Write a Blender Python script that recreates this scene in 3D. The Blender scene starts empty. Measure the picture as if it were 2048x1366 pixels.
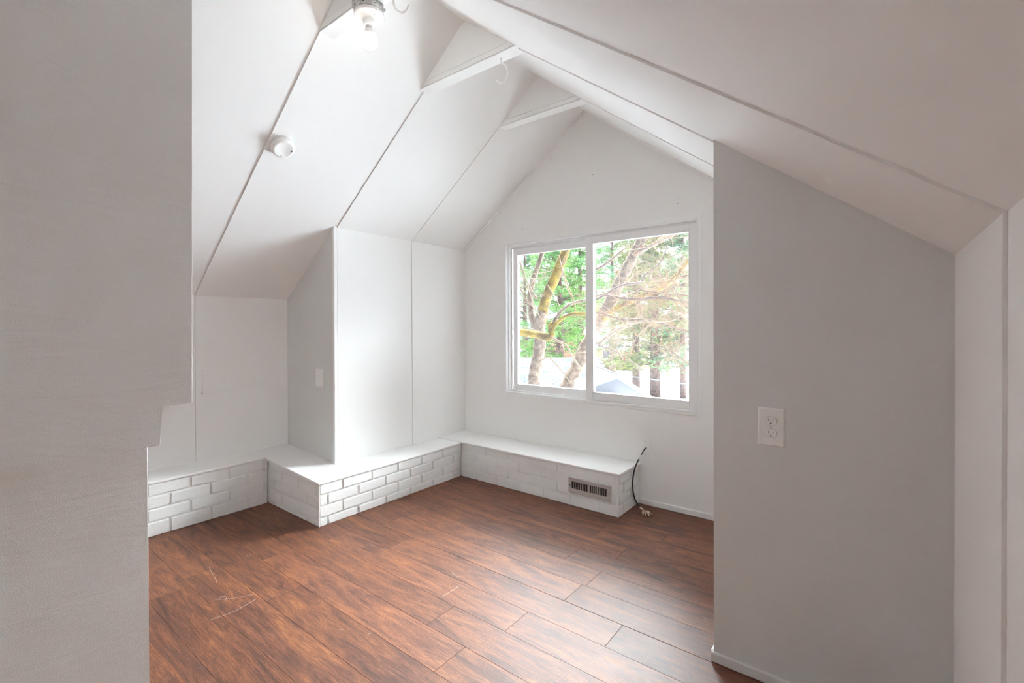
import bpy, bmesh, math, random
from mathutils import Vector, Matrix, Euler

S = bpy.context.scene
COL = S.collection
random.seed(7)
# ------------------------------------------------------------------ camera
CAM_H = 1.145
F_PX = 938.079
V0 = 657.754
_t, _p, _r = math.radians(37.81927), math.radians(-0.394003), math.radians(-0.207062)
_right = Vector((math.cos(_t), math.sin(_t), 0)); _fw = Vector((-math.sin(_t), math.cos(_t), 0)); _up = Vector((0, 0, 1))
CF = _fw*math.cos(_p) + _up*math.sin(_p)
_U = -_fw*math.sin(_p) + _up*math.cos(_p)
CR = _right*math.cos(_r) + _U*math.sin(_r)
CU = _U*math.cos(_r) - _right*math.sin(_r)
CPOS = Vector((0, 0, CAM_H))
cd = bpy.data.cameras.new('camera'); cam = bpy.data.objects.new('camera', cd); COL.objects.link(cam)
cd.sensor_width = 36.0; cd.lens = F_PX/2048*36; cd.shift_y = (V0-683)/2048; cd.clip_start = 0.02; cd.clip_end = 400
cam.matrix_world = Matrix(((CR.x, CU.x, -CF.x, CPOS.x), (CR.y, CU.y, -CF.y, CPOS.y), (CR.z, CU.z, -CF.z, CPOS.z), (0, 0, 0, 1)))
S.camera = cam
# ------------------------------------------------------------------ light and exposure
S.view_settings.view_transform = 'Standard'; S.view_settings.look = 'None'
S.view_settings.exposure = 1.20; S.view_settings.gamma = 1.0; S.view_settings.use_curve_mapping = False
SKY = 1.3
SUN = 54.0
BULB = 14.0
S.cycles.max_bounces = 20; S.cycles.diffuse_bounces = 16; S.cycles.transparent_max_bounces = 12
w = bpy.data.worlds.new('sky'); S.world = w; w.use_nodes = True
nt = w.node_tree; nt.nodes.clear()
o = nt.nodes.new('ShaderNodeOutputWorld'); bg = nt.nodes.new('ShaderNodeBackground'); tc = nt.nodes.new('ShaderNodeTexCoord')
no = nt.nodes.new('ShaderNodeTexNoise'); no.inputs['Scale'].default_value = 2.6; no.inputs['Detail'].default_value = 5
ra = nt.nodes.new('ShaderNodeValToRGB')
ra.color_ramp.elements[0].position = 0.38; ra.color_ramp.elements[0].color = (0.30, 0.52, 0.86, 1)
ra.color_ramp.elements[1].position = 0.60; ra.color_ramp.elements[1].color = (0.86, 0.92, 1.0, 1)
nt.links.new(tc.outputs['Generated'], no.inputs['Vector']); nt.links.new(no.outputs['Fac'], ra.inputs['Fac'])
nt.links.new(ra.outputs['Color'], bg.inputs['Color']); bg.inputs['Strength'].default_value = SKY
nt.links.new(bg.outputs['Background'], o.inputs['Surface'])
sd = bpy.data.lights.new('sun_offscreen', 'SUN'); sun = bpy.data.objects.new('sun_offscreen', sd); COL.objects.link(sun)
sd.energy = SUN; sd.angle = math.radians(85); sd.color = (0.90, 0.97, 1.0)
sun.rotation_euler = Vector((0.10, -0.69, -0.66)).to_track_quat('-Z', 'Y').to_euler()

# ------------------------------------------------------------------ room dimensions (metres)
YG, Y0, Y1, Y2, YB = 2.8866, 1.0991, 1.6792, 2.3175, -2.2
XN, XK, XR, XP, XA, ZA = -2.7457, -3.3564, 0.1632, -0.436, -1.5947, 2.6366
ML, MR = 0.73666, 0.74589
BG, BN, BK, BX, YR = 2.5822, -2.5011, -3.1195, -1.2079, 1.4289
ZB, ZBK, ZBG = 0.2546, 0.3000, 0.2620

def ray(u, v): return CF + CR*((u-1024)/F_PX) - CU*((v-V0)/F_PX)
def on_x(u, v, x): d = ray(u, v); return CPOS + d*((x-CPOS.x)/d.x)
def on_y(u, v, y): d = ray(u, v); return CPOS + d*((y-CPOS.y)/d.y)
def on_z(u, v, z): d = ray(u, v); return CPOS + d*((z-CPOS.z)/d.z)
def at(u, v, dist): return CPOS + ray(u, v)*dist

# ------------------------------------------------------------------ materials
def material(name, base, rough=0.5, spec=0.5, metal=0.0, var=None, var_scale=4.0, bump=0.0, bump_scale=300.0, bump_dist=0.001):
    m = bpy.data.materials.new(name); m.use_nodes = True
    nt = m.node_tree; b = nt.nodes['Principled BSDF']
    b.inputs['Base Color'].default_value = (*base, 1); b.inputs['Roughness'].default_value = rough
    b.inputs['Specular IOR Level'].default_value = spec; b.inputs['Metallic'].default_value = metal
    g = nt.nodes.new('ShaderNodeNewGeometry')
    if var:
        n = nt.nodes.new('ShaderNodeTexNoise'); n.inputs['Scale'].default_value = var_scale; n.inputs['Detail'].default_value = 6
        r = nt.nodes.new('ShaderNodeValToRGB'); r.color_ramp.elements[0].position = 0.35; r.color_ramp.elements[1].position = 0.65
        r.color_ramp.elements[0].color = (*base, 1); r.color_ramp.elements[1].color = (*var, 1)
        nt.links.new(g.outputs['Position'], n.inputs['Vector']); nt.links.new(n.outputs['Fac'], r.inputs['Fac'])
        nt.links.new(r.outputs['Color'], b.inputs['Base Color'])
    if bump:
        n2 = nt.nodes.new('ShaderNodeTexNoise'); n2.inputs['Scale'].default_value = bump_scale; n2.inputs['Detail'].default_value = 3
        bm_ = nt.nodes.new('ShaderNodeBump'); bm_.inputs['Strength'].default_value = bump; bm_.inputs['Distance'].default_value = bump_dist
        nt.links.new(g.outputs['Position'], n2.inputs['Vector']); nt.links.new(n2.outputs['Fac'], bm_.inputs['Height'])
        nt.links.new(bm_.outputs['Normal'], b.inputs['Normal'])
    return m

M = {}
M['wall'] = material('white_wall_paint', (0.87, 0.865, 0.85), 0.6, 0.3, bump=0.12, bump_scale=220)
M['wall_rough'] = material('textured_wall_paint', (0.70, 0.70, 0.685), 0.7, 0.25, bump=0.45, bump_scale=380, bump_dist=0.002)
M['trim'] = material('white_trim_paint', (0.88, 0.88, 0.865), 0.4, 0.4)
M['ledge'] = material('white_gloss_paint', (0.88, 0.88, 0.87), 0.38, 0.45, bump=0.08, bump_scale=90)
M['brick'] = material('painted_brick', (0.85, 0.86, 0.85), 0.5, 0.4, bump=0.35, bump_scale=120, bump_dist=0.003)
M['mortar'] = material('painted_mortar', (0.85, 0.85, 0.84), 0.6, 0.3, bump=0.3, bump_scale=150, bump_dist=0.003)
M['dark'] = material('dark_gap', (0.02, 0.02, 0.02), 0.9, 0.1)
M['vinyl'] = material('white_window_vinyl', (0.86, 0.86, 0.86), 0.35, 0.45)
M['plastic'] = material('white_plastic', (0.86, 0.855, 0.83), 0.3, 0.5)
M['porcelain'] = material('white_porcelain', (0.88, 0.87, 0.85), 0.15, 0.5)
M['steel'] = material('galvanised_steel', (0.62, 0.61, 0.59), 0.38, 0.5, metal=0.8, var=(0.45, 0.44, 0.42), var_scale=60)
M['beige_metal'] = material('beige_painted_metal', (0.50, 0.455, 0.43), 0.4, 0.5)
M['rubber'] = material('black_rubber', (0.015, 0.015, 0.015), 0.4, 0.5)
M['silver'] = material('silver_tape', (0.65, 0.65, 0.65), 0.3, 0.5, metal=0.7)
M['frayed'] = material('frayed_insulation', (0.78, 0.70, 0.58), 0.6, 0.3, var=(0.62, 0.42, 0.28), var_scale=90)
M['slot'] = material('socket_slot', (0.03, 0.028, 0.025), 0.6, 0.3)

def emission(name, col, strength):
    m = bpy.data.materials.new(name); m.use_nodes = True; nt = m.node_tree; nt.nodes.clear()
    o = nt.nodes.new('ShaderNodeOutputMaterial'); e = nt.nodes.new('ShaderNodeEmission')
    e.inputs['Color'].default_value = (*col, 1); e.inputs['Strength'].default_value = strength
    nt.links.new(e.outputs[0], o.inputs['Surface']); return m
M['bulb'] = emission('lit_bulb', (1.0, 0.96, 0.90), BULB)

def glass(name, dust):
    m = bpy.data.materials.new(name); m.use_nodes = True; nt = m.node_tree; nt.nodes.clear()
    o = nt.nodes.new('ShaderNodeOutputMaterial'); tr = nt.nodes.new('ShaderNodeBsdfTransparent'); tr.inputs['Color'].default_value = (0.97, 0.98, 0.98, 1)
    gl = nt.nodes.new('ShaderNodeBsdfGlossy'); gl.inputs['Roughness'].default_value = 0.02
    fr = nt.nodes.new('ShaderNodeFresnel'); fr.inputs['IOR'].default_value = 1.45
    mx = nt.nodes.new('ShaderNodeMixShader'); nt.links.new(fr.outputs[0], mx.inputs['Fac'])
    nt.links.new(tr.outputs[0], mx.inputs[1]); nt.links.new(gl.outputs[0], mx.inputs[2])
    df = nt.nodes.new('ShaderNodeBsdfTranslucent'); df.inputs['Color'].default_value = (0.9, 0.93, 1.0, 1)
    m2 = nt.nodes.new('ShaderNodeMixShader')
    g = nt.nodes.new('ShaderNodeNewGeometry'); n = nt.nodes.new('ShaderNodeTexNoise'); n.inputs['Scale'].default_value = 2.2; n.inputs['Detail'].default_value = 6
    mr_ = nt.nodes.new('ShaderNodeMapRange'); mr_.inputs['From Min'].default_value = 0.35; mr_.inputs['From Max'].default_value = 0.7
    mr_.inputs['To Min'].default_value = dust*0.3; mr_.inputs['To Max'].default_value = dust*1.4
    nt.links.new(g.outputs['Position'], n.inputs['Vector']); nt.links.new(n.outputs['Fac'], mr_.inputs['Value']); nt.links.new(mr_.outputs[0], m2.inputs['Fac'])
    nt.links.new(mx.outputs[0], m2.inputs[1]); nt.links.new(df.outputs[0], m2.inputs[2]); nt.links.new(m2.outputs[0], o.inputs['Surface'])
    return m
M['glass'] = glass('clear_pane', 0.001)
M['glass_dusty'] = glass('dusty_pane', 0.004)

def wood_floor():
    m = bpy.data.materials.new('reddish_laminate'); m.use_nodes = True; nt = m.node_tree; b = nt.nodes['Principled BSDF']
    N = nt.nodes.new; L = nt.links.new
    g = N('ShaderNodeNewGeometry'); oi = N('ShaderNodeObjectInfo')
    off = N('ShaderNodeVectorMath'); off.operation = 'MULTIPLY_ADD'
    comb = N('ShaderNodeCombineXYZ'); L(oi.outputs['Random'], comb.inputs[0]); L(oi.outputs['Random'], comb.inputs[1])
    sc = N('ShaderNodeVectorMath'); sc.operation = 'SCALE'; sc.inputs['Scale'].default_value = 37.0
    L(comb.outputs[0], sc.inputs[0])
    add = N('ShaderNodeVectorMath'); add.operation = 'ADD'; L(g.outputs['Position'], add.inputs[0]); L(sc.outputs[0], add.inputs[1])
    st = N('ShaderNodeVectorMath'); st.operation = 'MULTIPLY'; st.inputs[1].default_value = (1.7, 11.0, 1.0); L(add.outputs[0], st.inputs[0])
    # broad colour streaks
    n1 = N('ShaderNodeTexNoise'); n1.inputs['Scale'].default_value = 1.5; n1.inputs['Detail'].default_value = 10; n1.inputs['Roughness'].default_value = 0.66; n1.inputs['Distortion'].default_value = 1.4
    L(st.outputs[0], n1.inputs['Vector'])
    r1 = N('ShaderNodeValToRGB'); e = r1.color_ramp.elements
    e[0].position = 0.30; e[0].color = (0.076, 0.037, 0.030, 1); e[1].position = 0.74; e[1].color = (0.366, 0.152, 0.078, 1)
    x = e.new(0.46); x.color = (0.171, 0.070, 0.049, 1); x = e.new(0.60); x.color = (0.244, 0.098, 0.060, 1)
    L(n1.outputs['Fac'], r1.inputs['Fac'])
    # cathedral rings
    wv = N('ShaderNodeTexWave'); wv.wave_type = 'RINGS'; wv.inputs['Scale'].default_value = 9.0; wv.inputs['Distortion'].default_value = 14.0; wv.inputs['Detail'].default_value = 3; wv.inputs['Detail Scale'].default_value = 1.3
    st2 = N('ShaderNodeVectorMath'); st2.operation = 'MULTIPLY'; st2.inputs[1].default_value = (1.3, 7.0, 1.0); L(add.outputs[0], st2.inputs[0]); L(st2.outputs[0], wv.inputs['Vector'])
    # fine grain lines
    st3 = N('ShaderNodeVectorMath'); st3.operation = 'MULTIPLY'; st3.inputs[1].default_value = (7.0, 150.0, 1.0); L(add.outputs[0], st3.inputs[0])
    n3 = N('ShaderNodeTexNoise'); n3.inputs['Scale'].default_value = 1.6; n3.inputs['Detail'].default_value = 4; n3.inputs['Distortion'].default_value = 0.6; L(st3.outputs[0], n3.inputs['Vector'])
    mixg = N('ShaderNodeMix'); mixg.data_type = 'RGBA'; mixg.blend_type = 'MULTIPLY'; mixg.inputs['Factor'].default_value = 0.55
    rg = N('ShaderNodeValToRGB'); rg.color_ramp.elements[0].position = 0.35; rg.color_ramp.elements[0].color = (0.40, 0.36, 0.38, 1); rg.color_ramp.elements[1].position = 0.62; rg.color_ramp.elements[1].color = (1.25, 1.15, 1.1, 1)
    L(n3.outputs['Fac'], rg.inputs['Fac']); L(r1.outputs['Color'], mixg.inputs['A']); L(rg.outputs['Color'], mixg.inputs['B'])
    mixw = N('ShaderNodeMix'); mixw.data_type = 'RGBA'; mixw.blend_type = 'MULTIPLY'; mixw.inputs['Factor'].default_value = 0.5
    rw = N('ShaderNodeValToRGB'); rw.color_ramp.elements[0].position = 0.25; rw.color_ramp.elements[0].color = (0.5, 0.45, 0.47, 1); rw.color_ramp.elements[1].position = 0.7; rw.color_ramp.elements[1].color = (1.2, 1.15, 1.1, 1)
    L(wv.outputs['Fac'], rw.inputs['Fac']); L(mixg.outputs['Result'], mixw.inputs['A']); L(rw.outputs['Color'], mixw.inputs['B'])
    # pale worn scuffs
    n4 = N('ShaderNodeTexNoise'); n4.inputs['Scale'].default_value = 7.0; n4.inputs['Detail'].default_value = 9; n4.inputs['Roughness'].default_value = 0.75; L(g.outputs['Position'], n4.inputs['Vector'])
    r4 = N('ShaderNodeValToRGB'); r4.color_ramp.elements[0].position = 0.63; r4.color_ramp.elements[0].color = (0, 0, 0, 1); r4.color_ramp.elements[1].position = 0.80; r4.color_ramp.elements[1].color = (0.55, 0.55, 0.55, 1)
    L(n4.outputs['Fac'], r4.inputs['Fac'])
    mixs = N('ShaderNodeMix'); mixs.data_type = 'RGBA'; L(r4.outputs['Color'], mixs.inputs['Factor']); L(mixw.outputs['Result'], mixs.inputs['A']); mixs.inputs['B'].default_value = (0.42, 0.36, 0.34, 1)
    hs = N('ShaderNodeHueSaturation'); mrv = N('ShaderNodeMapRange'); mrv.inputs['To Min'].default_value = 0.85; mrv.inputs['To Max'].default_value = 1.22
    L(oi.outputs['Random'], mrv.inputs['Value']); L(mrv.outputs[0], hs.inputs['Value']); hs.inputs['Saturation'].default_value = 1.06; hs.inputs['Hue'].default_value = 0.508
    L(mixs.outputs['Result'], hs.inputs['Color']); L(hs.outputs['Color'], b.inputs['Base Color'])
    rr = N('ShaderNodeMapRange'); rr.inputs['To Min'].default_value = 0.44; rr.inputs['To Max'].default_value = 0.64; L(n3.outputs['Fac'], rr.inputs['Value']); L(rr.outputs[0], b.inputs['Roughness'])
    b.inputs['Specular IOR Level'].default_value = 0.55
    bp = N('ShaderNodeBump'); bp.inputs['Strength'].default_value = 0.25; bp.inputs['Distance'].default_value = 0.001; L(n3.outputs['Fac'], bp.inputs['Height']); L(bp.outputs['Normal'], b.inputs['Normal'])
    return m
M['floor'] = wood_floor()

# ------------------------------------------------------------------ helpers
WLOC = {}
def link(ob, parent=None):
    COL.objects.link(ob)
    if parent is not None:
        ob.parent = parent
        ob.matrix_parent_inverse = Matrix.Translation(WLOC.get(parent.name, Vector((0, 0, 0)))).inverted()
    WLOC[ob.name] = (Vector(ob.location))
    return ob
def tag(o, label=None, cat=None, group=None, kind=None):
    if label: o['label'] = label
    if cat: o['category'] = cat
    if group: o['group'] = group
    if kind: o['kind'] = kind
    return o
def thing(name, loc, label, cat, group=None):
    e = bpy.data.objects.new(name, None); e.location = loc; e.empty_display_size = 0.05; link(e)
    return tag(e, label, cat, group)
def mesh(name, verts, faces, mat, parent=None, smooth=False, loc=None):
    me = bpy.data.meshes.new(name); me.from_pydata([tuple(v) for v in verts], [], faces); me.materials.append(mat)
    if smooth: me.polygons.foreach_set('use_smooth', [True]*len(me.polygons))
    ob = bpy.data.objects.new(name, me)
    if loc is not None: ob.location = loc
    return link(ob, parent)
def bm_obj(name, bm, mat, parent=None, smooth=False):
    me = bpy.data.meshes.new(name); bmesh.ops.recalc_face_normals(bm, faces=bm.faces); bm.to_mesh(me); bm.free(); me.materials.append(mat)
    if smooth: me.polygons.foreach_set('use_smooth', [True]*len(me.polygons))
    return link(bpy.data.objects.new(name, me), parent)
def bm_box(bm, x0, x1, y0, y1, z0, z1):
    vs = [bm.verts.new(p) for p in ((x0,y0,z0),(x1,y0,z0),(x1,y1,z0),(x0,y1,z0),(x0,y0,z1),(x1,y0,z1),(x1,y1,z1),(x0,y1,z1))]
    for f in ((0,3,2,1),(4,5,6,7),(0,1,5,4),(1,2,6,5),(2,3,7,6),(3,0,4,7)): bm.faces.new([vs[i] for i in f])
    return vs
def box(name, x0, x1, y0, y1, z0, z1, mat, parent=None, bevel=0.0, seg=1):
    bm = bmesh.new(); bm_box(bm, min(x0,x1), max(x0,x1), min(y0,y1), max(y0,y1), min(z0,z1), max(z0,z1))
    if bevel: bmesh.ops.bevel(bm, geom=list(bm.edges), offset=bevel, segments=seg, affect='EDGES')
    return bm_obj(name, bm, mat, parent)
def bm_prism(bm, pts, axis, a0, a1):
    """pts: 2D polygon; axis 'x' -> pts are (y,z), 'y' -> (x,z), 'z' -> (x,y)"""
    def P(p, a): return {'x': (a, p[0], p[1]), 'y': (p[0], a, p[1]), 'z': (p[0], p[1], a)}[axis]
    A = [bm.verts.new(P(p, a0)) for p in pts]; B = [bm.verts.new(P(p, a1)) for p in pts]; n = len(pts)
    bm.faces.new(A); bm.faces.new(list(reversed(B)))
    for i in range(n): bm.faces.new((A[i], B[i], B[(i+1) % n], A[(i+1) % n]))
def prism(name, pts, axis, a0, a1, mat, parent=None, bevel=0.0):
    bm = bmesh.new(); bm_prism(bm, pts, axis, a0, a1)
    if bevel: bmesh.ops.bevel(bm, geom=list(bm.edges), offset=bevel, segments=1, affect='EDGES')
    return bm_obj(name, bm, mat, parent)
def bm_tube(bm, pts, radii, n=6, cap=True):
    pts = [Vector(p) for p in pts]; rings = []; nrm = None
    for i, p in enumerate(pts):
        d = (pts[min(i+1, len(pts)-1)] - pts[max(i-1, 0)])
        d = d.normalized() if d.length > 1e-9 else Vector((0, 0, 1))
        if nrm is None:
            a = Vector((0, 0, 1)) if abs(d.z) < 0.9 else Vector((1, 0, 0)); nrm = d.cross(a).normalized()
        else:
            nrm = (nrm - d*nrm.dot(d)); nrm = nrm.normalized() if nrm.length > 1e-9 else d.orthogonal().normalized()
        b = d.cross(nrm); r = radii[i] if hasattr(radii, '__len__') else radii
        rings.append([bm.verts.new(p + (nrm*math.cos(2*math.pi*k/n) + b*math.sin(2*math.pi*k/n))*r) for k in range(n)])
    for a, b in zip(rings, rings[1:]):
        for k in range(n): bm.faces.new((a[k], a[(k+1) % n], b[(k+1) % n], b[k]))
    if cap and n > 2: bm.faces.new(list(reversed(rings[0]))); bm.faces.new(rings[-1])
def tube(name, pts, radii, mat, parent=None, n=8, smooth=True):
    bm = bmesh.new(); bm_tube(bm, pts, radii, n); return bm_obj(name, bm, mat, parent, smooth)
def spline(pts, k=6):
    P = [Vector(p) for p in pts]; P = [P[0]*2-P[1]] + P + [P[-1]*2-P[-2]]; out = []
    for i in range(1, len(P)-2):
        for j in range(k):
            t = j/k; a, b, c, d = P[i-1], P[i], P[i+1], P[i+2]
            out.append(0.5*((2*b) + (c-a)*t + (2*a-5*b+4*c-d)*t*t + (3*b-a-3*c+d)*t**3))
    out.append(P[-2]); return out
def bm_lathe(bm, prof, n=32, mat4=Matrix.Identity(4)):
    rings = []
    for r, z in prof:
        if r < 1e-6: rings.append([bm.verts.new(mat4 @ Vector((0, 0, z)))])
        else: rings.append([bm.verts.new(mat4 @ Vector((r*math.cos(2*math.pi*k/n), r*math.sin(2*math.pi*k/n), z))) for k in range(n)])
    for a, b in zip(rings, rings[1:]):
        for k in range(n):
            k2 = (k+1) % n
            if len(a) == 1 and len(b) == 1: break
            if len(a) == 1: bm.faces.new((a[0], b[k2], b[k]))
            elif len(b) == 1: bm.faces.new((a[k], a[k2], b[0]))
            else: bm.faces.new((a[k], a[k2], b[k2], b[k]))
def lathe(name, prof, mat, parent=None, n=32, m4=Matrix.Identity(4), smooth=True):
    bm = bmesh.new(); bm_lathe(bm, prof, n, m4); return bm_obj(name, bm, mat, parent, smooth)
def struct(o, label=None): return tag(o, label, None, None, 'structure')

def zl(x, o=0.0): return ZA - ML*abs(XA-x) - o*math.sqrt(1+ML*ML)
def zr(x, o=0.0): return ZA - MR*abs(x-XA) - o*math.sqrt(1+MR*MR)

# ================================================================== ROOM SHELL
# floor: a sub-floor with every plank as its own board
FL = struct(box('floor', XK-0.1, XR+0.1, YB-0.1, YG+0.1, -0.12, -0.012, M['dark']), 'reddish brown wood plank floor')
PW = 0.1515
row0 = math.floor((YB-1.665)/PW); row1 = math.ceil((YG-1.665)/PW)
fixed_joint = {-1: -0.7625, -2: -1.098, 1: -1.008, 5: -0.897}
rp = random.Random(3)
for r in range(row0, row1):
    ya, yb = 1.665+r*PW, 1.665+(r+1)*PW
    if yb > YG: yb = YG
    if ya < YB: ya = YB
    if yb-ya < 0.01: continue
    j = fixed_joint.get(r, -3.3 + rp.random()*1.22)
    xs = []; x = j
    while x > XK: x -= 1.22
    while x < XR+0.02:
        xs.append(x); x += 1.22
    xs.append(x)
    for a, b in zip(xs, xs[1:]):
        a2, b2 = max(a, XK), min(b, XR+0.02)
        if b2-a2 < 0.02: continue
        g = 0.0011 if (r == 0 and a2 > -2.3) else 0.0003
        box('plank', a2+0.0004, b2-0.0004, ya+g, yb-(0.0008 if r == -1 else 0.0003), -0.012, 0.0, M['floor'], FL, bevel=0.0006)

M['scratch'] = material('pale_scratch', (0.62, 0.56, 0.52), 0.6, 0.3)
for pts in ([(917, 1171), (911, 1177), (903, 1182), (893, 1188), (884, 1193)], [(418, 1134), (424, 1146), (430, 1156), (434, 1166)], [(905, 1144), (909, 1150), (916, 1153), (921, 1152)], [(439, 1197), (445, 1193), (453, 1195), (449, 1203)], [(952, 1147), (957, 1146)], [(680, 1260), (687, 1259)], [(735, 1269), (743, 1266)], [(836, 1204), (840, 1201)], [(430, 1200), (470, 1196), (510, 1188)], [(420, 1240), (470, 1222), (512, 1198)]):
    P_ = [on_z(u, v, -0.0003) for u, v in pts]
    tube('scratch', spline(P_, 4) if len(P_) > 2 else P_, 0.0007, M['scratch'], FL, 5)
# knee wall, left (two sheets, the far one a little proud)
WL = struct(box('wall_left', XK-0.14, XK-0.02, YB-0.1, Y1+0.06, -0.1, zl(XK)+0.06, M['wall']), 'low white knee wall under the left roof slope')
box('wall_panel', XK-0.02, XK-0.006, YB, Y0-0.0005, 0, zl(XK)+0.02, M['wall'], WL)
box('wall_panel', XK-0.02, XK, Y0, Y1+0.01, 0, zl(XK)+0.02, M['wall'], WL)
box('joint_strip', XK-0.002, XK+0.0012, Y0, Y0+0.036, 0.2, zl(XK)-0.003, M['wall'], WL)
# knee wall, right
WR = struct(box('wall_right', XR+0.02, XR+0.14, YB-0.1, Y1+0.06, -0.1, zr(XR)+0.06, M['wall']), 'low white knee wall beside the outlet partition')
box('wall_panel', XR+0.006, XR+0.02, YB, Y0-0.0015, 0, zr(XR)+0.02, M['wall'], WR)
box('wall_panel', XR, XR+0.02, Y0, Y1+0.01, 0, zr(XR)+0.02, M['wall'], WR)
# left return (faces the camera) with the outlet
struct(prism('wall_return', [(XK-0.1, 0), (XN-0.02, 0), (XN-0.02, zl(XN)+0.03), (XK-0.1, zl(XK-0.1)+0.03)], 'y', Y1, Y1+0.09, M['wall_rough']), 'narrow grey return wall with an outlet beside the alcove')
# alcove side wall, left
WN = struct(box('wall_alcove', XN-0.12, XN-0.02, Y1+0.02, YG+0.08, -0.1, zl(XN)+0.05, M['wall']), 'white alcove side wall above the brick ledge')
box('corner_strip', XN-0.02, XN-0.0005, Y1-0.001, Y1+0.022, 0, zl(XN)+0.004, M['trim'], WN, bevel=0.002)
box('wall_panel', XN-0.02, XN-0.004, Y1+0.0255, Y2-0.001, 0, zl(XN)+0.03, M['wall'], WN)
box('wall_panel', XN-0.02, XN, Y2+0.001, YG, 0, zl(XN)+0.03, M['wall'], WN)
# alcove side wall, right (behind the partition)
struct(box('wall_alcove_right', XP, XP+0.10, Y1+0.02, YG+0.08, -0.1, zr(XP)+0.05, M['wall']), 'hidden white alcove side wall')
# partition with the outlet
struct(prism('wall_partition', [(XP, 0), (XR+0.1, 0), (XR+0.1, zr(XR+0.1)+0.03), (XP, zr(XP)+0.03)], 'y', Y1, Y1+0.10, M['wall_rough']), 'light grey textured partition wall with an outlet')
# gable wall with the window hole
WX0, WX1, WZ0, WZ1 = -2.309, -0.838, 0.617, 1.783
bm = bmesh.new()
def gtop(x): return (zl(x) if x < XA else zr(x)) + 0.05
bm_prism(bm, [(XN-0.1, -0.1), (WX0, -0.1), (WX0, gtop(WX0)), (XN-0.1, gtop(XN-0.1))], 'y', YG, YG+0.12)
bm_prism(bm, [(WX1, -0.1), (XP+0.1, -0.1), (XP+0.1, gtop(XP+0.1)), (WX1, gtop(WX1))], 'y', YG, YG+0.12)
bm_prism(bm, [(WX0, -0.1), (WX1, -0.1), (WX1, WZ0), (WX0, WZ0)], 'y', YG, YG+0.12)
bm_prism(bm, [(WX0, WZ1), (WX1, WZ1), (WX1, gtop(WX1)), (XA, gtop(XA)), (WX0, gtop(WX0))], 'y', YG, YG+0.12)
struct(bm_obj('wall_front', bm, M['wall']), 'white gable wall around the window')
# back gable wall, behind the camera
bm = bmesh.new()
def btop(x): return (zl(x) if x < XA else zr(x)) + 0.05
bm_prism(bm, [(XK-0.1, -0.1), (XA, -0.1), (XA, btop(XA)), (XK-0.1, btop(XK-0.1))], 'y', YB-0.12, YB)
bm_prism(bm, [(XA, -0.1), (XR+0.1, -0.1), (XR+0.1, btop(XR+0.1)), (XA, btop(XA))], 'y', YB-0.12, YB)
struct(bm_obj('wall_back', bm, M['wall']), 'white gable wall at the other end of the attic')

# sloped ceiling: roof deck behind, one sheet per bay on each side, each bay a few mm proud of the one before
CE = bmesh.new()
T = 0.16
bm_prism(CE, [(XA, ZA+0.02), (XK-0.14, zl(XK-0.14)+0.02), (XK-0.14, zl(XK-0.14)+T), (XA, ZA+T)], 'y', YB-0.12, YG+0.12)
bm_prism(CE, [(XA, ZA+0.02), (XR+0.14, zr(XR+0.14)+0.02), (XR+0.14, zr(XR+0.14)+T), (XA, ZA+T)], 'y', YB-0.12, YG+0.12)
CE = struct(bm_obj('ceiling', CE, M['wall']), 'white vaulted attic ceiling of two roof slopes')
bays = [(YB, Y0, 0.006, XK-0.02, XR+0.02), (Y0, Y1+0.024, 0.0, XK-0.02, XR+0.02), (Y1+0.024, Y2, -0.004, XN-0.02, XP+0.02), (Y2, YG, -0.008, XN-0.02, XP+0.02)]
for (a, b, o_, xl, xr) in bays:
    o_ = -o_
    prism('ceiling_panel', [(XA, zl(XA, o_)), (xl, zl(xl, o_)), (xl, zl(xl)+0.024), (XA, ZA+0.024)], 'y', a+0.0006, b-0.0006, M['wall'], CE)
    prism('ceiling_panel', [(XA, zr(XA, o_)), (xr, zr(xr, o_)), (xr, zr(xr)+0.024), (XA, ZA+0.024)], 'y', a+0.0006, b-0.0006, M['wall'], CE)
xs_ = XA-(ZA-2.42)/ML
prism('joint_strip', [(xs_, zl(xs_, 0.001)), (XK, zl(XK, 0.001)), (XK, zl(XK)+0.005), (xs_, zl(xs_)+0.005)], 'y', Y0, Y0+0.036, M['wall'], CE)
xs_ = XA-(ZA-2.40)/ML
prism('joint_strip', [(xs_, zl(xs_, 0.0052)), (XN, zl(XN, 0.0052)), (XN, zl(XN)), (xs_, zl(xs_))], 'y', Y1+0.025, Y1+0.062, M['wall'], CE)

xe = XA+(ZA-2.62)/MR
prism('edge_strip', [(xe, zr(xe, 0.0)), (XR, zr(XR, 0.0)), (XR+0.006, zr(XR, -0.007)), (xe, zr(xe, -0.007))], 'y', Y0-0.0012, Y0+0.002, M['wall'], CE)
box('edge_strip', XR, XR+0.007, Y0-0.0012, Y0+0.001, 0, zr(XR), M['wall'], WR)
xe = XA+(ZA-2.40)/MR
prism('edge_strip', [(xe, zr(xe, 0.0045)), (XP, zr(XP, 0.0045)), (XP, zr(XP, -0.002)), (xe, zr(xe, -0.002))], 'y', Y1+0.0225, Y1+0.0255, M['wall'], CE)
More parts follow.
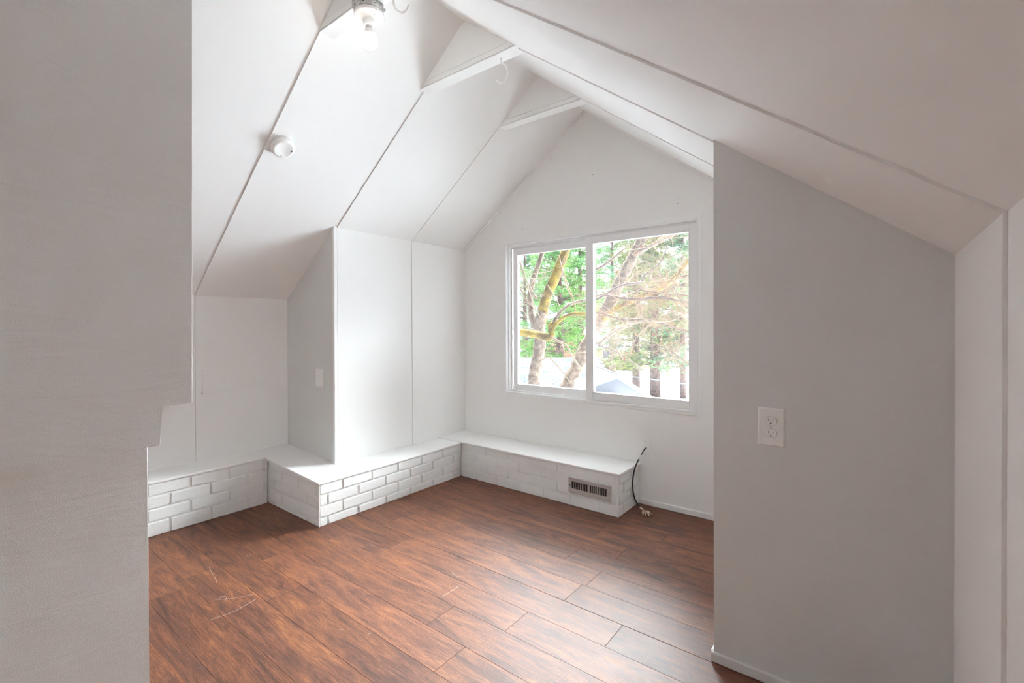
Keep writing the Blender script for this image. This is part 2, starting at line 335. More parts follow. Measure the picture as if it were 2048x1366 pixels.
# collar ties: triangular faces below the ridge, a board along the bottom
def collar(name, y, z0, o_, label, t=0.066, cut=None):
    zt = z0+0.034
    def xl(z): return XA-(ZA-z)/ML-0.012
    def xr(z): return XA+(ZA-z)/MR+0.012
    e = struct(thing(name, (XA, y, z0), None, None), label)
    prism('face_board', [(xl(zt), zt), (xr(zt), zt), (XA, ZA+0.012)], 'y', y, y+t, M['wall'], e)
    segs = [(None, None)] if cut is None else [(None, cut[0]), (cut[1], None)]
    for a, b in segs:
        for nm, za, zb, dy in (('bottom_board', z0+0.0065, zt-0.003, 0.002), ('soffit_strip', z0, z0+0.0045, 0.0)):
            prism(nm, [(xl(za) if a is None else a, za), (xr(za) if b is None else b, za), (xr(zb) if b is None else b, zb), (xl(zb) if a is None else a, zb)], 'y', y-dy, y+t+0.001, M['trim'], e)
    return e
LX, LY = XA, 1.134
collar('trim_1', Y0, 2.4140, 0.0, 'white collar tie below the ridge that carries the lamp', cut=(LX-0.060, LX+0.060))
collar('trim_2', Y1, 2.3985, 0.0, 'white collar tie below the ridge with a plant hook')
collar('trim_3', Y2, 2.4075, 0.0, 'white collar tie below the ridge closest to the gable window', t=0.062)
# rake moulding along the gable wall
for nm, fz, x_end, sgn in (('trim_4', zl, XN, -1), ('trim_5', zr, XP, 1)):
    struct(prism(nm, [(XA, fz(XA, 0.008)), (x_end, fz(x_end, 0.008)), (x_end, fz(x_end, 0.022)), (XA, fz(XA, 0.022))], 'y', YG-0.010, YG, M['trim']), 'thin white moulding along the sloping top of the gable wall')
# baseboards
struct(box('baseboard_front', BX+0.004, XP, YG-0.012, YG, 0, 0.034, M['trim'], bevel=0.003), 'low white baseboard of the gable wall')
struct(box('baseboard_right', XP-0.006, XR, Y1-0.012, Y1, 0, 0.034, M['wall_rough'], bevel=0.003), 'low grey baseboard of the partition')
struct(box('baseboard_alcove', XP-0.010, XP, Y1+0.0, YG-0.012, 0, 0.034, M['trim'], bevel=0.003), 'low white baseboard inside the alcove')

# stair wall close on the left: a cut-off upper sheet overhanging a lower wall
NX = -1.2
def sheet(name, pts, x0, x1, mat, parent=None):
    bm = bmesh.new(); bm_prism(bm, pts, 'x', x0, x1)
    bmesh.ops.bevel(bm, geom=list(bm.edges), offset=0.0012, segments=1, affect='EDGES')
    return bm_obj(name, bm, mat, parent)
def wrinkled():
    m = material('papered_wall', (0.86, 0.855, 0.84), 0.75, 0.2)
    nt = m.node_tree; b = nt.nodes['Principled BSDF']; N = nt.nodes.new; L = nt.links.new
    g = N('ShaderNodeNewGeometry')
    n1 = N('ShaderNodeTexNoise'); n1.inputs['Scale'].default_value = 420; n1.inputs['Detail'].default_value = 2; L(g.outputs['Position'], n1.inputs['Vector'])
    st = N('ShaderNodeVectorMath'); st.operation = 'MULTIPLY'; st.inputs[1].default_value = (3, 3, 11); L(g.outputs['Position'], st.inputs[0])
    n2 = N('ShaderNodeTexNoise'); n2.inputs['Scale'].default_value = 1.3; n2.inputs['Detail'].default_value = 3; n2.inputs['Distortion'].default_value = 0.8; L(st.outputs[0], n2.inputs['Vector'])
    b1 = N('ShaderNodeBump'); b1.inputs['Strength'].default_value = 0.28; b1.inputs['Distance'].default_value = 0.0015; L(n1.outputs['Fac'], b1.inputs['Height'])
    b2 = N('ShaderNodeBump'); b2.inputs['Strength'].default_value = 0.6; b2.inputs['Distance'].default_value = 0.006; L(n2.outputs['Fac'], b2.inputs['Height']); L(b1.outputs['Normal'], b2.inputs['Normal'])
    L(b2.outputs['Normal'], b.inputs['Normal']); return m
M['paper'] = wrinkled()
NW = struct(sheet('wall_stair', [(YB, -0.02), (0.3275, -0.02), (0.3265, 0.45), (0.3275, 0.93), (YB, 0.93)], NX-0.20, NX-0.088, M['paper']), 'wrinkled papered stair wall with a cut-off overhanging upper sheet')
sheet('upper_wall_sheet', [(YB, 0.8935), (-0.4, 0.8925), (0.096, 0.8935), (0.25, 0.892), (0.327, 0.8945), (0.3290, 0.935), (0.3318, 0.9765), (0.3868, 0.9770), (0.3925, 1.9), (0.3935, 2.37), (YB, 2.37)], NX-0.20, NX, M['paper'], NW)

# ================================================================== WINDOW
W1 = struct(thing('window_1', ((WX0+WX1)/2, YG, WZ0), None, None), 'white sliding window with two panes in the gable wall')
def ring(name, x0, x1, z0, z1, wl, wr, wb, wt, y0, y1, mat, parent, bevel=0.0015):
    """four bars, each its own piece"""
    box(name, x0, x0+wl, y0, y1, z0, z1, mat, parent, bevel); box(name, x1-wr, x1, y0, y1, z0, z1, mat, parent, bevel)
    box(name, x0+wl, x1-wr, y0, y1, z0, z0+wb, mat, parent, bevel); box(name, x0+wl, x1-wr, y0, y1, z1-wt, z1, mat, parent, bevel)
ring('casing', WX0-0.016, WX1+0.020, WZ0-0.015, WZ1+0.024, 0.020, 0.024, 0.019, 0.028, YG-0.004, YG+0.004, M['trim'], W1, 0.001)
ring('frame', WX0, WX1, WZ0, WZ1, 0.014, 0.012, 0.012, 0.014, YG-0.007, YG+0.10, M['vinyl'], W1)
ring('track', WX0+0.014, WX1-0.012, WZ0+0.012, WZ1-0.014, 0.010, 0.006, 0.010, 0.010, YG+0.018, YG+0.095, M['vinyl'], W1)
ring('track', WX0+0.024, WX1-0.018, WZ0+0.022, WZ1-0.024, 0.012, 0.004, 0.010, 0.012, YG+0.046, YG+0.095, M['vinyl'], W1)
# left sash sits in the outer track
sl = thing('sash', (-1.9, YG+0.06, 0.64), None, None); sl.parent = W1; sl.matrix_parent_inverse = Matrix.Translation(WLOC['window_1']).inverted()
ring('sash_bar', -2.266, -1.560, 0.640, 1.746, 0.040, 0.050, 0.043, 0.044, YG+0.050, YG+0.078, M['vinyl'], sl)
ring('glazing_bead', -2.226, -1.610, 0.683, 1.702, 0.006, 0.004, 0.006, 0.006, YG+0.046, YG+0.066, M['vinyl'], sl, 0.001)
box('pane', -2.222, -1.612, YG+0.063, YG+0.067, 0.687, 1.698, M['glass'], sl)
box('lock_block', -2.266, -2.232, YG+0.040, YG+0.052, 0.646, 0.676, M['vinyl'], sl, 0.003)
# right sash in the inner track
sr = thing('sash', (-1.2, YG+0.03, 0.64), None, None); sr.parent = W1; sr.matrix_parent_inverse = Matrix.Translation(WLOC['window_1']).inverted()
ring('sash_bar', -1.600, -0.852, 0.636, 1.757, 0.056, 0.040, 0.044, 0.044, YG+0.012, YG+0.044, M['vinyl'], sr)
ring('glazing_bead', -1.544, -0.892, 0.680, 1.713, 0.005, 0.004, 0.005, 0.005, YG+0.010, YG+0.036, M['vinyl'], sr, 0.001)
box('pane', -1.540, -0.895, YG+0.034, YG+0.038, 0.684, 1.709, M['glass_dusty'], sr)

# ================================================================== BRICK LEDGES
BRW, JT = 0.2033, 0.008
def make_brick(w, h, d=0.010):
    key = (round(w, 3), round(h, 3))
    if key in make_brick.cache: return make_brick.cache[key]
    bm = bmesh.new(); bm_box(bm, -w/2, w/2, -d/2, d/2, -h/2, h/2)
    bmesh.ops.bevel(bm, geom=list(bm.edges), offset=0.0035, segments=2, affect='EDGES')
    me = bpy.data.meshes.new('brick'); bmesh.ops.recalc_face_normals(bm, faces=bm.faces); bm.to_mesh(me); bm.free(); me.materials.append(M['brick'])
    make_brick.cache[key] = me; return me
make_brick.cache = {}
rb = random.Random(11)
def bricks(parent, axis, plane, sign, a0, a1, rows, starts, hole=None):
    """bricks on a vertical face: axis 'y' = face x=plane running along y; axis 'x' = face y=plane running along x. sign = outward."""
    for (z0, z1), st in zip(rows, starts):
        x = st
        while x > a0: x -= BRW
        while x < a1:
            p0, p1 = max(a0, x+JT/2), min(a1, x+BRW-JT/2)
            x += BRW
            if p1-p0 < 0.012: continue
            za, zb = z0+JT/2 if z0 > 0.001 else 0.001, z1-JT/2
            pieces = [(p0, p1, za, zb)]
            if hole and p0 < hole[1] and p1 > hole[0] and za < hole[3] and zb > hole[2]:      # cut round the duct opening
                h0, h1 = max(p0, hole[0]), min(p1, hole[1])
                pieces = [(p0, h0, za, zb), (h1, p1, za, zb), (h0, h1, za, hole[2]), (h0, h1, hole[3], zb)]
            for (q0, q1, c0, c1) in pieces:
                if q1-q0 < 0.010 or c1-c0 < 0.010: continue
                me = make_brick(q1-q0, c1-c0); ob = bpy.data.objects.new('brick', me)
                c, zc = (q0+q1)/2, (c0+c1)/2; off = plane + sign*(-0.0025+rb.uniform(-0.0007, 0.0007))
                ob.location = (off, c, zc) if axis == 'y' else (c, off, zc)
                ob.rotation_euler = (rb.uniform(-.006, .006), rb.uniform(-.003, .003), (math.pi/2 if axis == 'y' else 0)+rb.uniform(-.006, .006))
                link(ob, parent)
def slab(name, corners, t, mat, parent, bevel=0.002):
    """top board from 4 corner points (top surface, counter-clockwise)"""
    bm = bmesh.new(); A = [bm.verts.new(c) for c in corners]; B = [bm.verts.new((c[0], c[1], c[2]-t)) for c in corners]
    n = len(A); bm.faces.new(A); bm.faces.new(list(reversed(B)))
    for i in range(n): bm.faces.new((A[i], B[i], B[(i+1) % n], A[(i+1) % n]))
    bmesh.ops.bevel(bm, geom=list(bm.edges), offset=bevel, segments=1, affect='EDGES')
    return bm_obj(name, bm, mat, parent)
TB = 0.012
YK0 = YB+0.01
# ledge along the knee wall
k = thing('brick_ledge', ((BK+XK)/2, 0.9, 0), 'tallest white painted brick ledge along the left knee wall', 'ledge', 'painted brick ledges')
box('body', XK-0.006, BK-0.006, YB, YR-0.001, 0.0005, ZBK-TB-0.001, M['mortar'], k)
slab('top_board', [(XK-0.006, YB, ZBK), (BK+0.008, YB, ZBK), (BK+0.008, YR-0.010, ZBK), (XK, YR-0.010, ZBK), (XK, Y0, ZBK), (XK-0.006, Y0, ZBK)], TB, M['ledge'], k)
bricks(k, 'y', BK, 1, -0.35, YR-0.006, [(0, 0.078), (0.078, 0.149), (0.149, 0.219), (0.219, 0.284)], [0.892, 0.991, 0.892, 0.991])
# ledge along the alcove side wall, with the return face
k = thing('brick_ledge', ((BN+XN)/2, 2.0, 0), 'white painted brick ledge jutting out along the alcove side wall', 'ledge', 'painted brick ledges')
bm = bmesh.new()
bm_prism(bm, [(BN-0.006, 0.0005), (XK+0.002, 0.0005), (XK+0.002, ZBK-TB-0.001), (BN-0.006, ZB-TB-0.001)], 'y', YR+0.006, Y1-0.001)
bm_box(bm, XN+0.001, BN-0.006, Y1-0.001, BG+0.006, 0.0005, ZB-TB-0.001)
bm_obj('body', bm, M['mortar'], k)
zr1 = ZB+(ZBK-ZB)*(BN-XN)/(BN-XK)
slab('top_board', [(BN+0.008, YR-0.010, ZB), (BN+0.008, BG-0.008, ZB), (XN-0.004, BG-0.008, ZB), (XN-0.004, Y1, ZB+0.003), (XK, Y1, ZBK), (XK, YR-0.010, ZBK)], TB, M['ledge'], k)
bricks(k, 'y', BN, 1, YR+0.004, BG-0.004, [(0, 0.0485), (0.0485, 0.115), (0.115, 0.179), (0.179, 0.2415)], [1.4778, 1.5765, 1.4778, 1.5765][::1] and [1.479, 1.5765, 1.479, 1.5765])
bricks(k, 'x', YR, -1, BK+0.010, BN-0.004, [(0, 0.031), (0.031, 0.102), (0.102, 0.168), (0.168, 0.236)], [-2.829, -2.632-0.1, -2.829, -2.632-0.1])
prism('filler_strip', [(BN-0.004, 0.2385), (BK+0.004, 0.2385), (BK+0.004, ZBK-TB-0.006), (BN-0.004, 0.2405)], 'y', YR, YR+0.008, M['brick'], k)
box('corner_bead', BN-0.005, BN+0.001, YR-0.003, YR+0.004, 0.0005, ZB-TB-0.003, M['ledge'], k, 0.001)
# ledge under the window
k = thing('brick_ledge', ((BN+BX)/2, 2.73, 0), 'white painted brick ledge with a metal vent below the window', 'ledge', 'painted brick ledges')
RX0, RX1, RZ0, RZ1 = -1.5443, -1.2513, 0.0858, 0.1792
DUCT = (RX0+0.014, RX1-0.018, RZ0+0.014, RZ1-0.012)
bm = bmesh.new(); bf = BG+0.285
bm_box(bm, XN+0.001, BX-0.006, bf, YG-0.001, 0.0005, ZBG-TB-0.001)
bm_box(bm, XN+0.001, DUCT[0], BG+0.006, bf, 0.0005, ZBG-TB-0.001); bm_box(bm, DUCT[1], BX-0.006, BG+0.006, bf, 0.0005, ZBG-TB-0.001)
bm_box(bm, DUCT[0], DUCT[1], BG+0.006, bf, 0.0005, DUCT[2]); bm_box(bm, DUCT[0], DUCT[1], BG+0.006, bf, DUCT[3], ZBG-TB-0.001)
bm_obj('body', bm, M['mortar'], k)
slab('top_board', [(XN+0.001, BG-0.008, ZBG), (BX+0.010, BG-0.008, ZBG), (BX+0.010, YG-0.001, ZBG), (XN+0.001, YG-0.001, ZBG)], TB, M['ledge'], k)
bricks(k, 'x', BG, -1, BN+0.010, BX-0.004, [(0, 0.066), (0.066, 0.132), (0.132, 0.197), (0.197, 0.2475)], [-2.147, -2.243, -2.147, -2.243], hole=DUCT)
bricks(k, 'y', BX, 1, BG+0.006, YG-0.006, [(0, 0.066), (0.066, 0.132), (0.132, 0.197), (0.197, 0.2475)], [2.65, 2.75, 2.65, 2.75])
box('corner_bead', BX-0.005, BX+0.001, BG-0.004, BG+0.003, 0.0005, ZBG-TB-0.003, M['ledge'], k, 0.001)

# ================================================================== THINGS IN THE ROOM
# floor register on the ledge
RX0, RX1, RZ0, RZ1 = -1.5443, -1.2513, 0.0858, 0.1792
yv = BG-0.0085
vt = thing('vent_register', ((RX0+RX1)/2, BG-0.006, RZ0), 'beige metal air vent set in the brick ledge below the window', 'vent')
bm = bmesh.new(); d0, d1 = yv+0.001, BG+0.283; e_ = 0.0015       # duct boot behind the plate: open at the front
for a in ((DUCT[0]+e_, DUCT[0]+2*e_, DUCT[2]+e_, DUCT[3]-e_), (DUCT[1]-2*e_, DUCT[1]-e_, DUCT[2]+e_, DUCT[3]-e_), (DUCT[0]+e_, DUCT[1]-e_, DUCT[2]+e_, DUCT[2]+2*e_), (DUCT[0]+e_, DUCT[1]-e_, DUCT[3]-2*e_, DUCT[3]-e_)): bm_box(bm, a[0], a[1], d0, d1, a[2], a[3])
bm_box(bm, DUCT[0]+e_, DUCT[1]-e_, d1-e_, d1, DUCT[2]+e_, DUCT[3]-e_)
bm_obj('duct_boot', bm, material('dull_dusty_duct', (0.10, 0.095, 0.09), 0.85, 0.2), vt)
bm = bmesh.new(); sx0, sx1, sz0, sz1 = RX0+0.022, RX1-0.028, RZ0+0.027, RZ1-0.020; mid = (sx0+sx1)/2
for a in ((RX0, sx0, RZ0, RZ1), (sx1, RX1, RZ0, RZ1), (sx0, sx1, RZ0, sz0), (sx0, sx1, sz1, RZ1), (mid-0.008, mid+0.006, sz0, sz1)): bm_box(bm, a[0], a[1], yv-0.004, yv+0.001, a[2], a[3])
bmesh.ops.remove_doubles(bm, verts=bm.verts, dist=1e-5)
bm_obj('face_plate', bm, M['beige_metal'], vt)
for (x, z) in ((RX0, RZ0), (RX0, RZ1), (RX1, RZ0), (RX1, RZ1)): pass
ring('raised_rim', RX0+0.001, RX1-0.001, RZ0+0.001, RZ1-0.001, 0.006, 0.006, 0.006, 0.006, yv-0.0055, yv-0.003, M['beige_metal'], vt, 0.001)
for a, b in ((sx0, mid-0.008), (mid+0.006, sx1)):
    n = 9; p = (b-a)/n
    for i in range(1, n): box('louver', a+i*p-0.0020, a+i*p+0.0020, yv-0.003, yv+0.0012, sz0, sz1, M['beige_metal'], vt)
for x in (RX0+0.010, RX1-0.013):
    lathe('screw', [(0, 0.0016), (0.003, 0.0012), (0.0035, 0)], M['slot'], vt, 12, Matrix.Translation((x, yv-0.004, (RZ0+RZ1)/2)) @ Matrix.Rotation(math.pi/2, 4, 'X'))

# outlets
def pierced(name, outer, holes, y0, y1, mat, parent, rim=0.0):
    """plate facing -y: front at y0, back at y1, with through holes; rim = sloped outer edge"""
    bm = bmesh.new(); edges = []; loops = []
    for lp in [outer]+holes:
        vs = [bm.verts.new((x, y0, z)) for x, z in lp]; loops.append(vs)
        edges += [bm.edges.new((vs[i], vs[(i+1) % len(vs)])) for i in range(len(vs))]
    bmesh.ops.triangle_fill(bm, edges=edges, use_beauty=True, use_dissolve=False)
    for j, vs in enumerate(loops):
        if j == 0 and rim:
            mx, mz = sum(v.co.x for v in vs)/len(vs), sum(v.co.z for v in vs)/len(vs)
            bk = [bm.verts.new((v.co.x+math.copysign(rim, v.co.x-mx), y1, v.co.z+math.copysign(rim, v.co.z-mz))) for v in vs]
        else: bk = [bm.verts.new((v.co.x, y1, v.co.z)) for v in vs]
        for i in range(len(vs)): bm.faces.new((vs[i], vs[(i+1) % len(vs)], bk[(i+1) % len(vs)], bk[i]))
    return bm_obj(name, bm, mat, parent)
def rect(x0, x1, z0, z1): return [(x0, z0), (x1, z0), (x1, z1), (x0, z1)]
def outlet(name, cx, cz, w, h, y, label):
    t = thing(name, (cx, y, cz-h/2), label, 'outlet')
    faces = []
    for s_ in (1, -1):
        c = cz+s_*0.0195
        faces.append((c, [(cx+0.0168*math.cos(2*math.pi*k_/28), c+max(-0.0135, min(0.0135, 0.0172*math.sin(2*math.pi*k_/28)))) for k_ in range(28)]))
    cuts = [[(cx+(x-cx)*1.06, c+(z-c)*1.07) for x, z in pts] for c, pts in faces]
    pierced('cover_plate', rect(cx-w/2+0.004, cx+w/2-0.004, cz-h/2+0.004, cz+h/2-0.004), cuts, y-0.0065, y, M['plastic'], t, rim=0.004)
    for (c, pts), cut in zip(faces, cuts):
        gnd = [(cx-0.0005+0.0027*math.cos(2*math.pi*k_/12), c-0.0075+0.0027*math.sin(2*math.pi*k_/12)) for k_ in range(12)]
        s1, s2 = rect(cx-0.0075, cx-0.0055, c-0.001, c+0.008), rect(cx+0.0050, cx+0.0068, c, c+0.0072)
        prism('groove', cut, 'y', y-0.0008, y, M['plastic'], t)
        rc = pierced('receptacle', pts, [s1, s2, gnd], y-0.0078, y-0.0006, M['plastic'], t)
        for lp in (s1, s2, gnd): prism('slot', lp, 'y', y-0.0022, y-0.0006, M['slot'], rc)
    lathe('screw', [(0, 0.001), (0.0022, 0.0008), (0.0026, 0)], M['steel'], t, 12, Matrix.Translation((cx, y-0.0064, cz)) @ Matrix.Rotation(math.pi/2, 4, 'X'))
    return t
outlet('wall_outlet', -0.2624, 0.8205, 0.0755, 0.1205, Y1, 'white duplex outlet on the wide partition wall')
outlet('wall_outlet', -2.928, 0.8030, 0.078, 0.119, Y1, 'white duplex outlet on the narrow grey return wall above the ledge')
# access panel on the knee wall
t = thing('access_panel', (XK, 1.206, 0.724), 'flat white access panel on the left knee wall', 'panel')
box('backing_plate', XK-0.001, XK+0.0013, 1.1375, 1.2838, 0.7208, 0.8808, M['wall'], t)
box('cover', XK+0.0005, XK+0.004, 1.136, 1.2825, 0.7225, 0.8795, M['wall'], t, 0.001)
lathe('screw_hole', [(0, 0.0006), (0.003, 0.0006), (0.003, -0.001)], M['slot'], t, 10, Matrix.Translation((XK+0.0013, 1.134, 0.726)) @ Matrix.Rotation(math.pi/2, 4, 'Y'))
# cable plate and cable
PX, PZ = -1.1625, 0.3605
t = thing('cable_plate', (PX, YG, 0.303), 'blank white cable plate on the gable wall above the baseboard', 'wall plate')
bm = bmesh.new(); bm_box(bm, PX-0.035, PX+0.035, YG-0.006, YG, PZ-0.057, PZ+0.057)
bmesh.ops.bevel(bm, geom=[e for e in bm.edges if all(abs(v.co.y-(YG-0.006)) < 1e-6 for v in e.verts)], offset=0.003, segments=2, affect='EDGES'); bm_obj('cover_plate', bm, M['trim'], t)
for dz in (0.042, -0.042): lathe('screw', [(0, 0.001), (0.003, 0.0008), (0.0034, 0)], M['silver'], t, 12, Matrix.Translation((PX, YG-0.006, PZ+dz)) @ Matrix.Rotation(math.pi/2, 4, 'X'))
lathe('grommet', [(0.0045, 0.003), (0.008, 0.0025), (0.009, 0)], M['steel'], t, 14, Matrix.Translation((PX, YG-0.006, PZ)) @ Matrix.Rotation(math.pi/2, 4, 'X'))
zc = lambda x, y: (1120+x/6.832, 860+y/6.832)
def cpt(x, y, Y): return on_y(*zc(x, y), Y)
cp = [(PX, YG-0.004, PZ), cpt(1140, 285, YG-0.035), cpt(1105, 350, YG-0.060), cpt(1070, 410, YG-0.082), cpt(1025, 520, YG-0.105), cpt(1000, 640, YG-0.115), cpt(993, 750, YG-0.117), cpt(1003, 860, YG-0.11), cpt(1025, 940, YG-0.09)]
endp = on_z(*zc(1060, 1012), 0.010); cp.append(endp); e2 = on_z(*zc(1100, 1060), 0.0045); cp.append(e2)
cs = spline(cp, 8)
c = thing('coax_cable', (cs[-1].x, cs[-1].y, 0), 'black cable hanging from the wall plate with a frayed end', 'cable')
tube('cable', cs, 0.0042, M['rubber'], c, 8)
tube('sleeve', cs[15:24], 0.0047, M['silver'], c, 8)
e3 = on_z(*zc(1118, 1078), 0.0065); tube('collar', [e2, e3], 0.0062, M['plastic'], c, 10)
e4 = on_z(*zc(1160, 1110), 0.006); tube('inner_lead', [e3, e4], 0.0035, M['frayed'], c, 8)
rf = random.Random(5); ec = on_z(*zc(1185, 1140), 0.012)
for i in range(11):
    a = rf.uniform(0, 6.28); d = Vector((math.cos(a), math.sin(a), rf.uniform(-0.25, 0.45)))*rf.uniform(0.016, 0.034)
    p1 = ec+d; p1.z = max(p1.z, 0.0045); p0 = e4.lerp(ec, rf.random())
    tube('frayed_strand', spline([p0, (p0+p1)/2+Vector((0, 0, rf.uniform(0.002, 0.012))), p1], 4), [0.0042]*6+[0.003]*3, M['frayed'], c, 6)

# smoke detector on the left slope
nl = Vector((ML, 0, -1)).normalized()
dc = on_x(562, 292, 0) * 0
dray = ray(564, 291); tt = (ZA-ML*XA - (CPOS.z - ML*CPOS.x)) / (dray.z - ML*dray.x); dc = CPOS + dray*tt - nl*0.0
B = Matrix.Translation(dc) @ nl.to_track_quat('Z', 'X').to_matrix().to_4x4()
t = thing('smoke_detector', dc, 'round white smoke detector on the left ceiling slope', 'smoke detector')
lathe('base', [(0, 0), (0.052, 0), (0.055, 0.003), (0.055, 0.010), (0.050, 0.012)], M['plastic'], t, 40, B)
lathe('cover', [(0.0575, 0.010), (0.0575, 0.020), (0.0555, 0.027), (0.050, 0.0325), (0.042, 0.0335), (0.040, 0.0325), (0, 0.0330)], M['plastic'], t, 48, B)
def on_det(u, v, h): # point on the cover face
    d = ray(u, v); n = nl; p = dc+nl*h; return CPOS + d*((p-CPOS).dot(n)/d.dot(n))
for (u, v, r_) in ((480+1055/10.24, 230+748/10.24, 0.0042), (480+845/10.24, 230+838/10.24, 0.0025)):
    p = on_det(u, v, 0.0334)
    lathe('button' if r_ > 0.004 else 'indicator', [(0, 0.0012), (r_, 0.0010), (r_, -0.001)], M['slot'], t, 14, Matrix.Translation(p) @ nl.to_track_quat('Z', 'X').to_matrix().to_4x4())

# lamps on the collar ties
def ceiling_lamp(LX, LY, glow, label):
    zb0 = 2.385
    lt = thing('ceiling_lamp', (LX, LY, 2.43), label, 'lamp')
    oc = [(LX+0.0590*math.cos(math.pi/8+k_*math.pi/4), LY+0.0590*math.sin(math.pi/8+k_*math.pi/4)) for k_ in range(8)]
    jb = prism('junction_box', oc, 'z', zb0+0.004, zb0+0.055, M['steel'], lt, 0.002)
    for k_ in range(8):
        a = k_*math.pi/4; c0 = Vector((LX+0.0545*math.cos(a), LY+0.0545*math.sin(a), zb0+0.030))
        lathe('knockout', [(0, 0.0012), (0.010, 0.0012), (0.0108, 0)], M['steel'], jb, 16, Matrix.Translation(c0) @ Vector((math.cos(a), math.sin(a), 0)).to_track_quat('Z', 'X').to_matrix().to_4x4())
        lathe('hole', [(0, 0.0012), (0.0025, 0.0012), (0.0025, 0)], M['slot'], jb, 10, Matrix.Translation(c0+Vector((0.012*math.sin(a), -0.012*math.cos(a), -0.014))) @ Vector((math.cos(a), math.sin(a), 0)).to_track_quat('Z', 'X').to_matrix().to_4x4())
    for s in (1, -1):
        box('mounting_ear', LX+s*0.050-0.007, LX+s*0.050+0.007, LY-0.008, LY+0.008, zb0+0.001, zb0+0.0035, M['steel'], lt, 0.0008)
    box('mounting_strap', LX-0.008, LX+0.008, LY-0.075, LY+0.075, zb0+0.050, zb0+0.057, M['steel'], lt)
    T0 = Matrix.Translation((LX, LY, zb0))
    lathe('lampholder', [(0, 0.004), (0.054, 0.004), (0.0575, 0.001), (0.0575, -0.006), (0.054, -0.010), (0.046, -0.0125), (0.043, -0.0125), (0.036, -0.016), (0.027, -0.022), (0.0235, -0.028), (0.0225, -0.046), (0.019, -0.048), (0.0, -0.046)], M['porcelain'], lt, 48, T0)
    for s in (1, -1): lathe('screw', [(0, 0.0016), (0.003, 0.0012), (0.0035, 0)], M['steel'], lt, 12, Matrix.Translation((LX+s*0.035, LY, zb0-0.0165)) @ Matrix.Rotation(math.pi, 4, 'X'))
    for i in range(3): lathe('screw_shell', [(0.0135, 0.002), (0.0142, 0), (0.0135, -0.002)], M['silver'], lt, 24, Matrix.Translation((LX, LY, zb0-0.0495-i*0.004)))
    lathe('bulb_base', [(0.0135, -0.047), (0.0135, -0.060), (0.0165, -0.066), (0.024, -0.079), (0.0265, -0.083)], M['plastic'], lt, 32, T0)
    pr = [(0.0265, -0.083)] + [(0.0335*math.cos(a), -0.103-0.0335*math.sin(a)*1.08) for a in [math.radians(x) for x in range(-24, 90, 9)]] + [(0, -0.1393)]
    lathe('bulb', pr, glow, lt, 32, T0)
ceiling_lamp(LX, LY, M['bulb'], 'bare lit bulb in a white porcelain lampholder beside a plant hook')

# plant hooks
def hook(pts, label):
    s = spline(pts, 6); e = thing('ceiling_hook', pts[0], label, 'hook', 'plant hooks')
    tube('hook_rod', s, 0.0043, M['plastic'], e, 10)
    lathe('tip', [(0.0, 0.005), (0.0043, 0.002), (0.0043, -0.001)], M['plastic'], e, 10, Matrix.Translation(s[-1]) @ (s[-1]-s[-2]).normalized().to_track_quat('Z', 'X').to_matrix().to_4x4())
    lathe('screw_shank', [(0.002, 0.012), (0.002, -0.012)], M['steel'], e, 8, Matrix.Translation(Vector(pts[0])+Vector((0, 0, 0.006))))
hy = Y1+0.034
top = on_y(1002.5, 119.5, hy); top.z = 2.3975
hook([top, on_y(1003.5, 127, hy), on_y(1011, 131, hy), on_y(1014.0, 142, hy), on_y(1013, 154, hy), on_y(1008, 164, hy), on_y(1001.5, 167.5, hy), on_y(995.5, 164, hy), on_y(994.0, 161, hy)], 'white hook hanging from the collar tie over the alcove opening')
hy = Y0+0.034
hk = [on_y(787.0, 0, hy), on_y(788.0, 9, hy), on_y(793, 20, hy), on_y(803.5, 26, hy), on_y(813, 22, hy), on_y(817.5, 11, hy)]
top = Vector((hk[0].x+0.012, hy, 2.4135))
hook([top, Vector((top.x+0.004, hy, 2.400)), Vector((hk[0].x+0.003, hy, 2.380))]+hk, 'white hook hanging from the collar tie beside the lamp')

# nail holes in the gable wall and partition
for i, (u, v, r_) in enumerate([(1045.3, 454, .0022), (1045.3, 459, .0026), (1186, 349.5, .0024), (1180, 309, .002), (1180.5, 316, .002), (1355, 400, .0022), (1355.5, 407, .002)]):
    p = on_y(u, v, YG)
    struct(lathe('wall_hole', [(0, 0.0004), (r_, 0.0004), (r_, -0.002)], M['slot'], None, 10, Matrix.Translation(p) @ Matrix.Rotation(math.pi/2, 4, 'X')), 'small dark nail hole in the gable wall')

# ================================================================== OUTSIDE
GZ = -3.3
M['bark'] = material('grey_brown_bark', (0.165, 0.125, 0.095), 0.9, 0.1, var=(0.075, 0.055, 0.042), var_scale=9, bump=0.9, bump_scale=28, bump_dist=0.03)
M['bark_moss'] = material('mossy_bark', (0.17, 0.12, 0.028), 0.9, 0.1, var=(0.055, 0.036, 0.022), var_scale=6, bump=0.9, bump_scale=28, bump_dist=0.03)
M['bark_red'] = material('reddish_pine_bark', (0.12, 0.075, 0.06), 0.9, 0.1, var=(0.06, 0.04, 0.035), var_scale=7, bump=0.9, bump_scale=14, bump_dist=0.05)
M['twig'] = material('brown_twig', (0.14, 0.088, 0.056), 0.85, 0.1, var=(0.19, 0.135, 0.095), var_scale=1.5)
M['twig_pale'] = material('pale_twig', (0.19, 0.155, 0.115), 0.85, 0.1, var=(0.115, 0.078, 0.052), var_scale=1.5)
M['twig_brown'] = material('red_brown_twig', (0.20, 0.10, 0.055), 0.85, 0.1, var=(0.12, 0.068, 0.045), var_scale=1.5)
M['bough'] = material('purple_brown_bough', (0.065, 0.046, 0.042), 0.85, 0.1, var=(0.105, 0.075, 0.06), var_scale=4)
